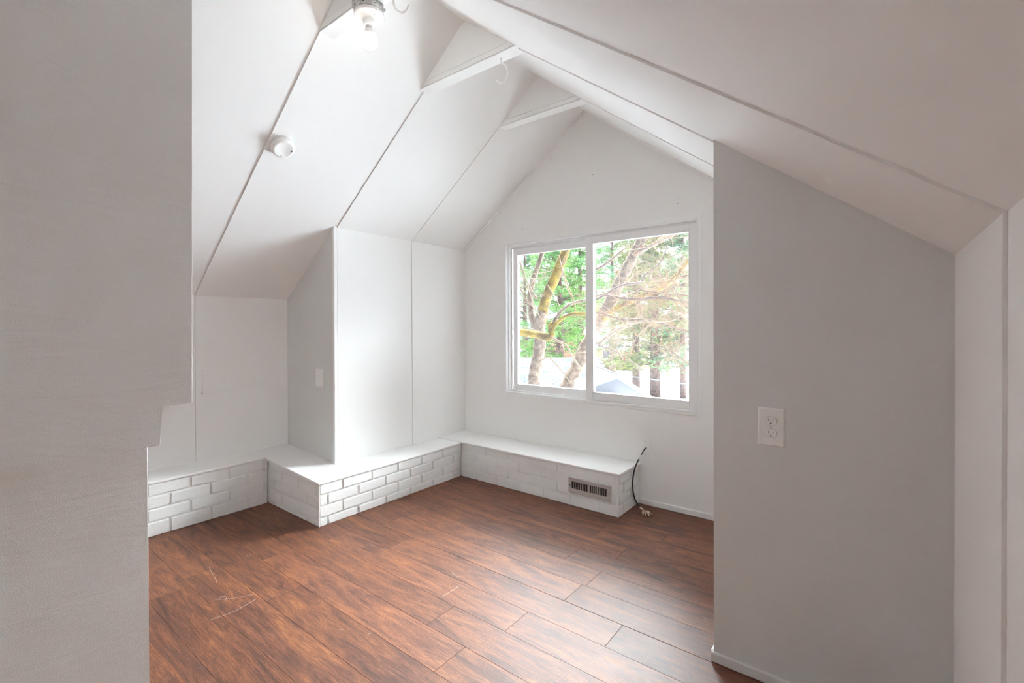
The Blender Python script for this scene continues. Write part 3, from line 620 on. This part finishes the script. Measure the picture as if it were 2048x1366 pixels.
M['needle'] = material('pine_needles', (0.13, 0.24, 0.045), 0.75, 0.2, var=(0.06, 0.15, 0.045), var_scale=0.9)
M['needle_blue'] = material('blue_green_needles', (0.085, 0.18, 0.10), 0.75, 0.2, var=(0.13, 0.22, 0.08), var_scale=0.9)
M['needle_olive'] = material('olive_needles', (0.19, 0.20, 0.05), 0.75, 0.2, var=(0.09, 0.13, 0.04), var_scale=0.9)
M['leaf'] = material('dry_orange_leaf', (0.20, 0.095, 0.035), 0.7, 0.2, var=(0.13, 0.05, 0.02), var_scale=6)
M['snow'] = material('snow', (0.74, 0.76, 0.80), 0.8, 0.1, bump=0.4, bump_scale=1.5, bump_dist=0.05)
M['road'] = material('road', (0.22, 0.20, 0.20), 0.9, 0.1)
M['siding_grey'] = material('grey_siding', (0.12, 0.12, 0.13), 0.7, 0.2)
M['siding_yellow'] = material('yellow_siding', (0.24, 0.20, 0.11), 0.7, 0.2)
M['siding_white'] = material('white_siding', (0.55, 0.55, 0.55), 0.7, 0.2)
M['brick_far'] = material('far_red_brick', (0.10, 0.042, 0.03), 0.8, 0.1, var=(0.13, 0.07, 0.05), var_scale=3)
M['fascia'] = material('white_fascia', (0.5, 0.51, 0.53), 0.6, 0.3)
M['far_pane'] = material('far_window', (0.05, 0.06, 0.08), 0.15, 0.6)
SH = [material('shingle_%d' % i, c, 0.9, 0.1, bump=0.5, bump_scale=40, bump_dist=0.01) for i, c in enumerate([(0.060, 0.066, 0.083), (0.085, 0.092, 0.114), (0.036, 0.040, 0.052)])]
struct(box('ground', -110, 60, 4.0, 160, GZ-0.3, GZ, M['snow']), 'snow covered yard')
rd = struct(box('road', -110, 60, 42, 48, GZ-0.02, GZ+0.02, M['road']), 'grey street across the snow')

ro = random.Random(21)
def px_path(pts, dist):
    """(u, v, width_px[, extra depth]) -> 3D points and radii"""
    P, R = [], []
    for p in pts:
        d = dist + (p[3] if len(p) > 3 else 0.0); P.append(at(p[0], p[1], d)); R.append(p[2]*d/F_PX/2)
    return P, R
def limb(name, pts, dist, mat, parent, n=9, k=4, rough=0.05):
    P, R = px_path(pts, dist); s = spline(P, k); rr = []
    for i in range(len(s)):
        f = i/k; a = min(int(f), len(R)-1); b = min(a+1, len(R)-1); rr.append((R[a]+(R[b]-R[a])*(f-a))*(1+ro.uniform(-rough, rough)))
    s = [p+Vector((ro.uniform(-1, 1), ro.uniform(-1, 1), ro.uniform(-1, 1)))*r*0.10 for p, r in zip(s, rr)]
    tube(name, s, rr, mat, parent, n); return s, rr
def grow(bm, p, d, length, r, level, maxlevel, gravity=-0.02, spread=0.7, kids=4):
    seg = max(3, int(length/0.22)); pts = [p.copy()]; rad = [r]; cur = p.copy(); dr = d.normalized()
    for i in range(seg):
        dr = (dr + Vector((ro.gauss(0, 1), ro.gauss(0, 1), ro.gauss(0, 1)+gravity*8))*0.13).normalized()
        cur = cur + dr*(length/seg); pts.append(cur.copy()); rad.append(r*(1-0.72*(i+1)/seg))
    bm_tube(bm, pts, rad, 3 if level >= maxlevel-1 else 5, False)
    if level < maxlevel:
        for j in range(kids):
            i = ro.randint(1, seg-1) if seg > 1 else 1
            ax = Vector((ro.gauss(0, 1), ro.gauss(0, 1), ro.gauss(0, 1))).normalized()
            nd = (dr*ro.uniform(0.4, 1.0) + ax*spread).normalized()
            grow(bm, pts[i], nd, length*ro.uniform(0.35, 0.65), rad[i]*0.62, level+1, maxlevel, gravity, spread, kids)
def twigs(parent, paths, n, length, r, mat, levels=2, kids=4, name='twigs', bias=Vector((0, 0, 0)), start=0.15, gravity=-0.02):
    bm = bmesh.new()
    for s in paths:
        for j in range(n):
            i = int(len(s)*ro.uniform(start, 1.0)); i = min(i, len(s)-1)
            d = Vector((ro.gauss(0, 1), ro.gauss(0, 0.6), ro.gauss(0, 0.8))) + bias
            grow(bm, s[i], d, length*ro.uniform(0.5, 1.2), r*ro.uniform(0.7, 1.2), 0, levels, gravity, 0.7, kids)
    return tag(bm_obj(name, bm, mat, parent), kind='stuff')
def foot(u, v, dist):
    p = at(u, v, dist); return Vector((p.x, p.y, GZ))

# mossy forked tree close to the window
DA = 11.0
tA = thing('forked_tree', foot(1064, 780, DA), 'mossy forked tree trunk in front of the shingled roof', 'tree')
base = at(1066, 790, DA); g0 = Vector((base.x-0.15, base.y, GZ))
tube('lower_trunk', [g0, (g0+base)/2, base, at(1068, 780, DA)], [0.22, 0.18, 0.155, 0.15], M['bark'], tA, 10)
limb('trunk', [(1067, 786, 25), (1070, 745, 25), (1075, 715, 24), (1080, 685, 25), (1080, 655, 23), (1085, 625, 20), (1089, 613, 17)], DA, M['bark'], tA, 12)
sA, _ = limb('upper_trunk', [(1081, 650, 19), (1085, 625, 21), (1097, 585, 20), (1114, 545, 19), (1128, 510, 18), (1137, 485, 17), (1152, 440, 15), (1180, 370, 12)], DA, M['bark_moss'], tA, 12)
sA2, _ = limb('stem', [(1079, 685, 17), (1070, 655, 15), (1063, 625, 14), (1060, 595, 12), (1066, 560, 11), (1078, 525, 10), (1088, 490, 9), (1092, 430, 7)], DA+0.3, M['bark'], tA, 9)
sA3, _ = limb('stem', [(1074, 600, 5), (1060, 575, 4.5), (1048, 548, 4), (1036, 515, 3.5), (1020, 470, 3)], DA+0.1, M['twig_pale'], tA, 7)
sA4, _ = limb('stem', [(1064, 610, 4), (1052, 600, 3.5), (1040, 575, 3), (1030, 550, 2.5)], DA+0.1, M['twig_pale'], tA, 6)
sA5, _ = limb('stem', [(1083, 640, 3), (1070, 615, 2.6), (1058, 580, 2.2), (1054, 560, 2), (1040, 520, 1.6)], DA-0.4, M['twig_pale'], tA, 6)
sA6, _ = limb('stem', [(1120, 520, 2.2), (1132, 570, 2.4), (1146, 600, 2.4), (1152, 625, 2.6)], DA-1.4, M['twig'], tA, 6)
twigs(tA, [sA[6:], sA2, sA3, sA4], 9, 0.9, 0.010, M['twig_pale'], 2, 3, gravity=0.0)

# limb of a tree that stands left of the window
DC = 8.0
tC = thing('broken_limb_tree', foot(985, 700, DC), 'yellow mossy limb reaching in front of the forked tree', 'tree')
p0 = at(985, 655, DC); tube('trunk', [Vector((p0.x-0.05, p0.y, GZ)), Vector((p0.x, p0.y, -1)), p0, p0+Vector((0.05, 0.2, 1.6)), p0+Vector((-0.2, 0.3, 3.2))], [0.2, 0.17, 0.15, 0.12, 0.08], M['bark'], tC, 10)
s1, _ = limb('limb', [(985, 655, 17), (1020, 661, 16), (1045, 665, 15), (1070, 669, 15), (1090, 673, 15.5), (1099, 676, 15), (1103, 668, 13), (1101, 655, 11), (1103, 645, 9)], DC, M['bark_moss'], tC, 10)
s2, _ = limb('branch', [(1100, 658, 11), (1106, 648, 9), (1112, 636, 7), (1123, 622, 6.5), (1135, 612, 6), (1150, 605, 6), (1172, 600, 5.5), (1200, 590, 5)], DC, M['bark'], tC, 8)
s3, _ = limb('branch', [(1102, 662, 11), (1110, 650, 9), (1120, 640, 8), (1132, 632, 7), (1150, 627, 6.5), (1172, 628, 6), (1195, 622, 5)], DC-0.1, M['bark_moss'], tC, 8)
s4, _ = limb('branch', [(1101, 674, 5), (1115, 682, 5), (1128, 688, 4.6), (1137, 697, 4.2), (1142, 708, 4), (1152, 724, 4), (1162, 738, 3.4)], DC-0.1, M['twig_pale'], tC, 7)
s5, _ = limb('branch', [(1080, 722, 2.6), (1094, 715, 2.6), (1106, 722, 2.8), (1118, 735, 2.8), (1130, 750, 2.4), (1142, 768, 2)], DC+0.2, M['twig_pale'], tC, 6)
s6, _ = limb('branch', [(1128, 638, 1.6), (1118, 610, 1.6), (1105, 585, 1.4), (1095, 570, 1.2)], DC, M['twig_pale'], tC, 6)
s7, _ = limb('branch', [(1090, 668, 1.8), (1072, 660, 1.8), (1050, 655, 1.5), (1034, 645, 1.4)], DC, M['twig_pale'], tC, 6)
s8, _ = limb('branch', [(1152, 625, 2.2), (1146, 598, 2), (1136, 570, 1.8), (1125, 540, 1.6), (1118, 510, 1.2)], DC, M['twig'], tC, 6)
twigs(tC, [s2, s3, s4, s5], 7, 0.45, 0.0045, M['twig'], 2, 3, gravity=-0.03)

# big leaning tree that crosses both panes
DB = 12.0
tB = thing('leaning_tree', foot(1110, 830, DB), 'large leaning bare tree with spreading limbs behind both panes', 'tree')
base = at(1122, 800, DB); g0 = Vector((base.x-0.7, base.y-0.1, GZ)); tube('lower_trunk', [g0, (g0+base)/2, base, at(1128, 786, DB)], [0.28, 0.23, 0.2, 0.19], M['bark'], tB, 10)
sB, _ = limb('trunk', [(1124, 796, 31), (1140, 762, 29), (1156, 730, 27), (1172, 695, 26), (1190, 660, 25), (1208, 628, 25), (1226, 592, 24), (1243, 558, 23), (1258, 528, 22), (1272, 500, 20), (1283, 476, 17), (1295, 440, 14), (1310, 390, 11)], DB, M['bark'], tB, 12)
sB2, _ = limb('limb', [(1205, 640, 14), (1225, 622, 12), (1245, 611, 11), (1268, 599, 12), (1295, 587, 12), (1320, 577, 12), (1340, 564, 11), (1355, 548, 10), (1368, 530, 9), (1384, 514, 8), (1410, 490, 7)], DB-0.3, M['bark_moss'], tB, 10)
sB3, _ = limb('limb', [(1268, 512, 13), (1284, 500, 11), (1303, 491, 9), (1322, 482, 7), (1345, 470, 6), (1370, 455, 5)], DB-0.2, M['bark'], tB, 9)
sB4, _ = limb('limb', [(1340, 565, 8), (1358, 556, 8), (1385, 550, 7), (1410, 545, 6)], DB-0.3, M['bark'], tB, 8)
sB5, _ = limb('limb', [(1196, 690, 9), (1208, 680, 8), (1222, 668, 7.5), (1240, 658, 6), (1262, 648, 5)], DB+0.2, M['bark'], tB, 8)
sB6, _ = limb('limb', [(1190, 540, 5), (1205, 532, 5), (1222, 520, 4.5), (1236, 508, 4), (1252, 495, 3)], DB+0.8, M['bough'], tB, 7)
twigs(tB, [sB[20:], sB2[8:], sB3, sB4], 22, 1.1, 0.009, M['twig'], 2, 5, gravity=0.02)

# nearer bare tree whose twiggy boughs fill the right pane (its trunk stands right of the window)
DD = 8.5
tD = thing('twiggy_tree', foot(1450, 760, DD), 'bare tree sending purple brown boughs and twigs across the dusty pane', 'tree')
p0 = at(1470, 640, DD); tube('trunk', [Vector((p0.x+0.2, p0.y, GZ)), Vector((p0.x+0.1, p0.y, -1)), p0, p0+Vector((-0.1, 0.1, 1.5)), p0+Vector((0.1, 0.3, 3.4))], [0.16, 0.14, 0.12, 0.09, 0.05], M['bark'], tD, 10)
boughs = [
    [(1455, 625, 7), (1420, 612, 5.5), (1385, 607, 4.4), (1350, 600, 4.6), (1320, 595, 5), (1290, 597, 5), (1262, 598, 5), (1232, 594, 5), (1205, 590, 4.5), (1185, 588, 4)],
    [(1470, 690, 8), (1425, 676, 6), (1385, 665, 5.5), (1350, 656, 5), (1315, 645, 5), (1285, 639, 5), (1255, 641, 5.5), (1228, 635, 5), (1205, 628, 4.5), (1188, 625, 4)],
    [(1455, 600, 6), (1400, 596, 3.4), (1370, 590, 3.2), (1335, 588, 3.2), (1305, 583, 3), (1280, 580, 3), (1262, 588, 2.4)],
    [(1290, 565, 3.6), (1270, 567, 4.2), (1250, 569, 5), (1228, 578, 5), (1210, 590, 4.5), (1190, 600, 4)],
    [(1282, 566, 3.6), (1290, 550, 3.6), (1300, 543, 3.4), (1316, 530, 3), (1328, 512, 2.4), (1334, 490, 2)],
    [(1440, 610, 3), (1385, 620, 2.4), (1350, 640, 2.2), (1310, 645, 2), (1280, 645, 2), (1240, 652, 2), (1197, 655, 2)],
    [(1470, 650, 3), (1400, 640, 2.5), (1384, 625, 2.5), (1360, 598, 2.5), (1345, 570, 2)],
    [(1470, 740, 4), (1420, 738, 3), (1384, 733, 2.6), (1362, 716, 2.4), (1340, 702, 2.2), (1315, 690, 2)],
    [(1197, 664, 2), (1212, 672, 2), (1226, 686, 1.9), (1234, 702, 1.7), (1246, 720, 1.5)],
    [(1197, 690, 3), (1218, 698, 2.8), (1240, 708, 2.6), (1262, 722, 2.4), (1290, 742, 2)],
]
paths = [limb('bough', b, DD + ro.uniform(-0.5, 0.5), M['bough'] if i not in (5, 8) else M['twig_pale'], tD, 7)[0] for i, b in enumerate(boughs)]
twigs(tD, paths[:3]+paths[5:8], 26, 0.85, 0.0055, M['twig'], 2, 5, gravity=-0.03)
twigs(tD, paths[1:3], 30, 0.7, 0.005, M['twig_brown'], 2, 5, gravity=-0.03)
twigs(tD, paths[1:2]+paths[7:], 20, 0.6, 0.0045, M['twig_pale'], 2, 4, gravity=-0.04)
twigs(tD, [paths[3], paths[4]], 7, 0.6, 0.005, M['twig'], 2, 3, gravity=0.0)
def leaf_mesh():
    bm = bmesh.new(); pts = [(0, 0, 0), (0.022, 0.004, 0.03), (0.026, -0.004, 0.065), (0.012, 0.008, 0.10), (0, 0, 0.125), (-0.016, -0.01, 0.09), (-0.03, 0.004, 0.055), (-0.015, -0.006, 0.02)]
    bm.faces.new([bm.verts.new(p) for p in pts]); bmesh.ops.solidify(bm, geom=list(bm.faces), thickness=0.002)
    bmesh.ops.triangulate(bm, faces=list(bm.faces)); me = bpy.data.meshes.new('leaf'); bm.to_mesh(me); bm.free(); me.materials.append(M['leaf']); return me
LM = leaf_mesh()
for (u, v, n, sp) in [(1340, 688, 6, 6), (1359, 692, 4, 5), (1252, 712, 6, 9), (1262, 705, 3, 7), (1274, 502, 5, 8), (1268, 660, 4, 7), (1306, 660, 2, 5), (1306, 484, 3, 6), (1377, 680, 2, 4), (1236, 545, 3, 8), (1315, 520, 3, 9)]:
    for i in range(n):
        ob = bpy.data.objects.new('leaf', LM); ob.location = at(u+ro.gauss(0, sp*0.5), v+ro.gauss(0, sp*0.6), DD+ro.uniform(-0.3, 0.3))
        ob.rotation_euler = (math.pi+ro.uniform(-0.7, 0.7), ro.uniform(-0.6, 0.6), ro.uniform(0, 6.28)); s_ = ro.uniform(0.35, 0.75); ob.scale = (s_, s_, s_); link(ob, tD)

# pines across the yard
def pine(u, dist, height, radius, z_start, nb, mat, label, rtrunk, name='pine_tree', lean=0.0, tuft=0.27, nt_=44, droop=-0.16):
    b = at(u, 651, dist); b.z = GZ
    t = thing(name, b, label, 'tree')
    top = b+Vector((lean, 0, height))
    tube('trunk', [b, b.lerp(top, 0.25), b.lerp(top, 0.6), top], [rtrunk*1.15, rtrunk, rtrunk*0.6, 0.03], M['bark_red'], t, 10)
    bb, bn = bmesh.new(), bmesh.new()
    for i in range(nb):
        f = (i+ro.random())/nb; z = z_start + (height-0.4-z_start)*f; p = b.lerp(top, z/height)
        L_ = radius*(1-0.75*f**1.5)*ro.uniform(0.6, 1.1); az = ro.uniform(0, 6.283)
        d = Vector((math.cos(az), math.sin(az), droop+0.45*f)); q = p+d*L_; mid_ = p.lerp(q, 0.5)+Vector((0, 0, 0.10*L_))
        bm_tube(bb, [p, mid_, q], [0.045, 0.03, 0.010], 4, False)
        for j in range(nt_):
            s_ = ro.uniform(0.25, 1.02); c_ = (p.lerp(mid_, s_*2) if s_ < 0.5 else mid_.lerp(q, s_*2-1)) + Vector((ro.gauss(0, 0.26), ro.gauss(0, 0.26), ro.gauss(0, 0.10)))*(0.5+s_)
            for k_ in range(9):
                dv = Vector((ro.gauss(0, 1), ro.gauss(0, 1), ro.gauss(0.35, 0.6))).normalized()*tuft*ro.uniform(0.6, 1.1)
                sd_ = dv.cross(Vector((ro.gauss(0, 1), ro.gauss(0, 1), ro.gauss(0, 1)))).normalized()*tuft*0.085
                v_ = [bn.verts.new(c_-sd_), bn.verts.new(c_+sd_), bn.verts.new(c_+dv)]; bn.faces.new(v_)
    bm_obj('boughs', bb, M['bark_red'], t); me = bpy.data.meshes.new('needles'); bn.to_mesh(me); bn.free(); me.materials.append(mat)
    o_ = link(bpy.data.objects.new('needles', me), t); tag(o_, kind='stuff'); tag(bpy.data.objects[t.name].children[-2] if False else o_, kind='stuff')
    for c_ in t.children:
        if c_.name.startswith('boughs'): c_['kind'] = 'stuff'
    return t
pine(1120, 26, 10.5, 3.6, 2.6, 60, M['needle'], 'bright green pine behind the forked tree and roof', 0.22)
pine(1050, 38, 13.0, 3.2, 3.2, 46, M['needle_blue'], 'blue green pine beyond the left edge of the shingled roof', 0.22)
pine(1160, 32, 12.0, 2.3, 3.5, 44, M['needle'], 'pine rising behind the middle of the window', 0.25)
pine(1310, 29, 10.5, 2.3, 1.7, 60, M['needle_olive'], 'olive pine with a thick reddish trunk standing in the snow', 0.29)
pine(1272, 31, 12.0, 2.4, 1.8, 60, M['needle_olive'], 'olive green pine beside the grey wing of the neighbouring house', 0.24)
pine(1366, 28.5, 12.0, 2.4, 1.8, 64, M['needle_blue'], 'blue green pine with a slim trunk at the edge of the snow', 0.16)
pine(1225, 42, 14.0, 3.4, 5.0, 44, M['needle_blue'], 'tall pine far behind the leaning tree', 0.28)
pine(1420, 34, 13.0, 3.4, 3.0, 44, M['needle'], 'green pine standing partly beyond the right window edge', 0.28)
pine(960, 31, 11.0, 3.0, 2.2, 44, M['needle'], 'green pine standing partly beyond the left window edge', 0.22)
for u, d, h, m_, lb in [(1078, 56, 13, 'needle', 'pine in the second row behind the forked tree'), (1140, 64, 15, 'needle_blue', 'tall pine in the second row above the shingled roof ridge'), (1192, 57, 13, 'needle_olive', 'olive pine in the second row behind the window mullion'),
                        (1258, 64, 15, 'needle', 'pine in the second row above the pale yellow house'), (1298, 57, 14, 'needle_blue', 'blue green pine in the second row beyond the street'), (1345, 64, 14, 'needle_olive', 'olive pine in the second row beyond the thin sapling'), (1395, 56, 14, 'needle', 'pine in the second row behind the right window edge')]:
    pine(u, d, h, 2.6, 2.0, 32, M[m_], lb, 0.24, nt_=34, tuft=0.34)
# far bare trees closing the view
for i, (u, d, h) in enumerate([(1030, 70, 11), (1165, 70, 12), (1310, 70, 12)]):
    b = at(u, 651, d); b.z = GZ
    t = thing('bare_tree', b, ['bare brown tree in the far row of trees behind the pines'][0], 'tree', 'far row of bare trees')
    tube('trunk', [b, b+Vector((0.1, 0, h*0.4)), b+Vector((0.2, 0, h*0.75))], [0.22, 0.17, 0.08], M['bark'], t, 7)
    bm = bmesh.new()
    for j in range(16):
        f = ro.uniform(0.2, 0.75); az = ro.uniform(0, 6.28)
        grow(bm, b+Vector((0.15*f, 0, h*f)), Vector((math.cos(az), math.sin(az), 0.8)), h*0.36, 0.06, 0, 2, 0.03, 0.8, 4)
    tag(bm_obj('branches', bm, M['twig'], t), kind='stuff')
# small bare sapling in the snow
b = at(1335, 651, 40); b.z = GZ; t = thing('sapling', b, 'thin bare trunk standing between the two pines in the snow', 'tree')
tube('trunk', [b, b+Vector((0, 0, 2.5)), b+Vector((0.1, 0, 5))], [0.12, 0.10, 0.04], M['bark'], t, 8)
bm = bmesh.new()
for j in range(10): grow(bm, b+Vector((0, 0, ro.uniform(1.6, 4.6))), Vector((ro.gauss(0, 1), ro.gauss(0, 1), 0.7)), 1.6, 0.03, 0, 2, 0.02, 0.7, 3)
tag(bm_obj('branches', bm, M['twig'], t), kind='stuff')

# neighbouring house: shingled roof facing the window, a grey gabled wing
hr1, hr2 = at(1060, 716, 18.0), at(1190, 713.5, 18.0)
rx = (hr2-hr1); rx.z = 0; rx.normalize(); ry = Vector((rx.y, -rx.x, 0))
if ry.y > 0: ry = -ry          # towards the window
rz0 = hr1.z; run, drop = 3.9, 1.25
NH = thing('neighbour_house', Vector((hr1.x, hr1.y, GZ)), 'neighbouring house with a grey shingled roof below the trees', 'house')
o_ = Vector((hr1.x, hr1.y, rz0)); w0, w1 = -3.2, (hr2-hr1).dot(rx)+0.1
def hp(a, b_, dz=0.0): return o_ + rx*a + ry*b_ + Vector((0, 0, -drop*b_/run + dz if b_ >= 0 else drop*b_/run + dz))
rv = [hp(w0, 0), hp(w1, 0), hp(w1+0.0, run), hp(w0, run), hp(w1, -run), hp(w0, -run)]
rf_ = mesh('roof', rv+[v-Vector((0, 0, 0.12)) for v in rv], [(0, 3, 2, 1), (0, 1, 4, 5), (6, 7, 8, 9), (6, 11, 10, 7), (1, 2, 8, 7), (2, 3, 9, 8), (3, 0, 6, 9), (1, 7, 10, 4), (4, 10, 11, 5), (5, 11, 6, 0)], SH[2], NH)
rows, ew, ex = 15, 0.27, 0.175
sl_ = math.hypot(run, drop); ang = math.atan2(drop, run)
SM = []
for m_ in SH:
    bm = bmesh.new(); bm_box(bm, -ew/2+0.008, ew/2-0.008, -ex/2-0.03, ex/2+0.004, 0, 0.014)
    me = bpy.data.meshes.new('shingle'); bmesh.ops.recalc_face_normals(bm, faces=bm.faces); bm.to_mesh(me); bm.free(); me.materials.append(m_); SM.append(me)
yax = (hp(0, 1)-hp(0, 0)).normalized(); zax = rx.cross(yax).normalized(); xax = rx
if zax.z < 0: xax = -rx; zax = -zax
RM = Matrix((xax, yax, zax)).transposed()
a0_ = 0.0
for r in range(rows):
    s_ = 0.05+(r+0.5)*ex; a = -1.2 + (ew/2 if r % 2 else 0)
    while a < w1:
        ob = bpy.data.objects.new('shingle', ro.choice(SM)); c_ = hp(a, s_*math.cos(ang)) + zax*(0.004)
        ob.matrix_world = Matrix.Translation(c_) @ (RM @ Euler((math.radians(-2.5), 0, 0)).to_matrix()).to_4x4()
        COL.objects.link(ob); ob.parent = rf_; ob.matrix_parent_inverse = Matrix.Translation(Vector((0, 0, 0)))
        # keep world placement: roof mesh is parented to the house empty with a translation only
        a += ew
box_pts = [hp(w0+0.3, run-0.35), hp(w1-0.3, run-0.35), hp(w1-0.3, -run+0.35), hp(w0+0.3, -run+0.35)]
lo = [Vector((p.x, p.y, GZ)) for p in box_pts]; hi = [Vector((p.x, p.y, rz0-drop*0.9-0.1)) for p in box_pts]
mesh('walls', lo+hi, [(0, 1, 5, 4), (1, 2, 6, 5), (2, 3, 7, 6), (3, 0, 4, 7), (4, 5, 6, 7)], M['siding_grey'], NH)
# wing gable
ap = at(1231, 752, 15.0); gl_ = ap - rx*1.5 + Vector((0, 0, -0.55)); gr_ = ap + rx*0.95 + Vector((0, 0, -0.62)) + ry*0.0
bk = -ry*3.0
wv_ = [gl_, ap, gr_, Vector((gr_.x, gr_.y, GZ)), Vector((gl_.x, gl_.y, GZ))]
mesh('wing_wall', wv_+[v+bk for v in wv_], [(0, 1, 2, 3, 4), (9, 8, 7, 6, 5), (2, 7, 8, 3), (0, 4, 9, 5)], M['siding_grey'], NH)
for q0, q1 in ((ap, gl_), (ap, gr_)):
    d_ = (q1-q0); e_ = q1+d_*0.15; u_ = Vector((0, 0, 0.10)); f_ = ry*0.18
    vv = [q0+f_, e_+f_, e_+bk, q0+bk]
    mesh('wing_roof', vv+[v+u_ for v in vv], [(0, 1, 2, 3), (4, 7, 6, 5), (0, 4, 5, 1), (1, 5, 6, 2), (2, 6, 7, 3), (3, 7, 4, 0)], SH[1], NH)
    vv = [q0+f_*1.05-Vector((0, 0, 0.05)), e_+f_*1.05-Vector((0, 0, 0.05)), e_+f_*1.05+u_, q0+f_*1.05+u_]
    mesh('fascia', vv+[v+ry*0.03 for v in vv], [(0, 1, 2, 3), (4, 7, 6, 5), (0, 4, 5, 1), (1, 5, 6, 2), (2, 6, 7, 3), (3, 7, 4, 0)], M['fascia'], NH)
# far houses
def far_house(u, dist, wd, dp, hw, hroof, wall, label, nw=2):
    b = at(u, 651, dist); b.z = GZ; e = thing('far_house', b, label, 'house')
    box('walls', b.x-wd/2, b.x+wd/2, b.y, b.y+dp, GZ, GZ+hw, wall, e)
    prism('roof', [(b.y-0.4, GZ+hw), (b.y+dp+0.4, GZ+hw), (b.y+dp/2, GZ+hw+hroof)], 'x', b.x-wd/2-0.3, b.x+wd/2+0.3, SH[2], e)
    for i in range(nw):
        x = b.x-wd/2+(i+0.5)*wd/nw; f = box('window', x-0.45, x+0.45, b.y-0.06, b.y+0.02, GZ+1.0, GZ+2.2, M['fascia'], e); box('pane', x-0.38, x+0.38, b.y-0.08, b.y, GZ+1.07, GZ+2.13, M['far_pane'], f)
far_house(1236, 47, 5.0, 5, 2.0, 1.0, M['siding_yellow'], 'pale yellow house far behind the grey wing')
far_house(1048, 44, 6.0, 5, 3.0, 1.4, M['brick_far'], 'red brick house far beyond the left end of the shingled roof', 3)
# overhead cable
cs = spline([at(1150, 722, 14), at(1195, 734, 14), at(1240, 750, 14), at(1290, 757, 14), at(1340, 764, 14), at(1385, 769.5, 14), at(1440, 774, 14)], 6)
tag(tube('utility_cable', cs, 0.018, M['rubber'], None, 6), 'black overhead cable sagging past the grey wing', 'cable')
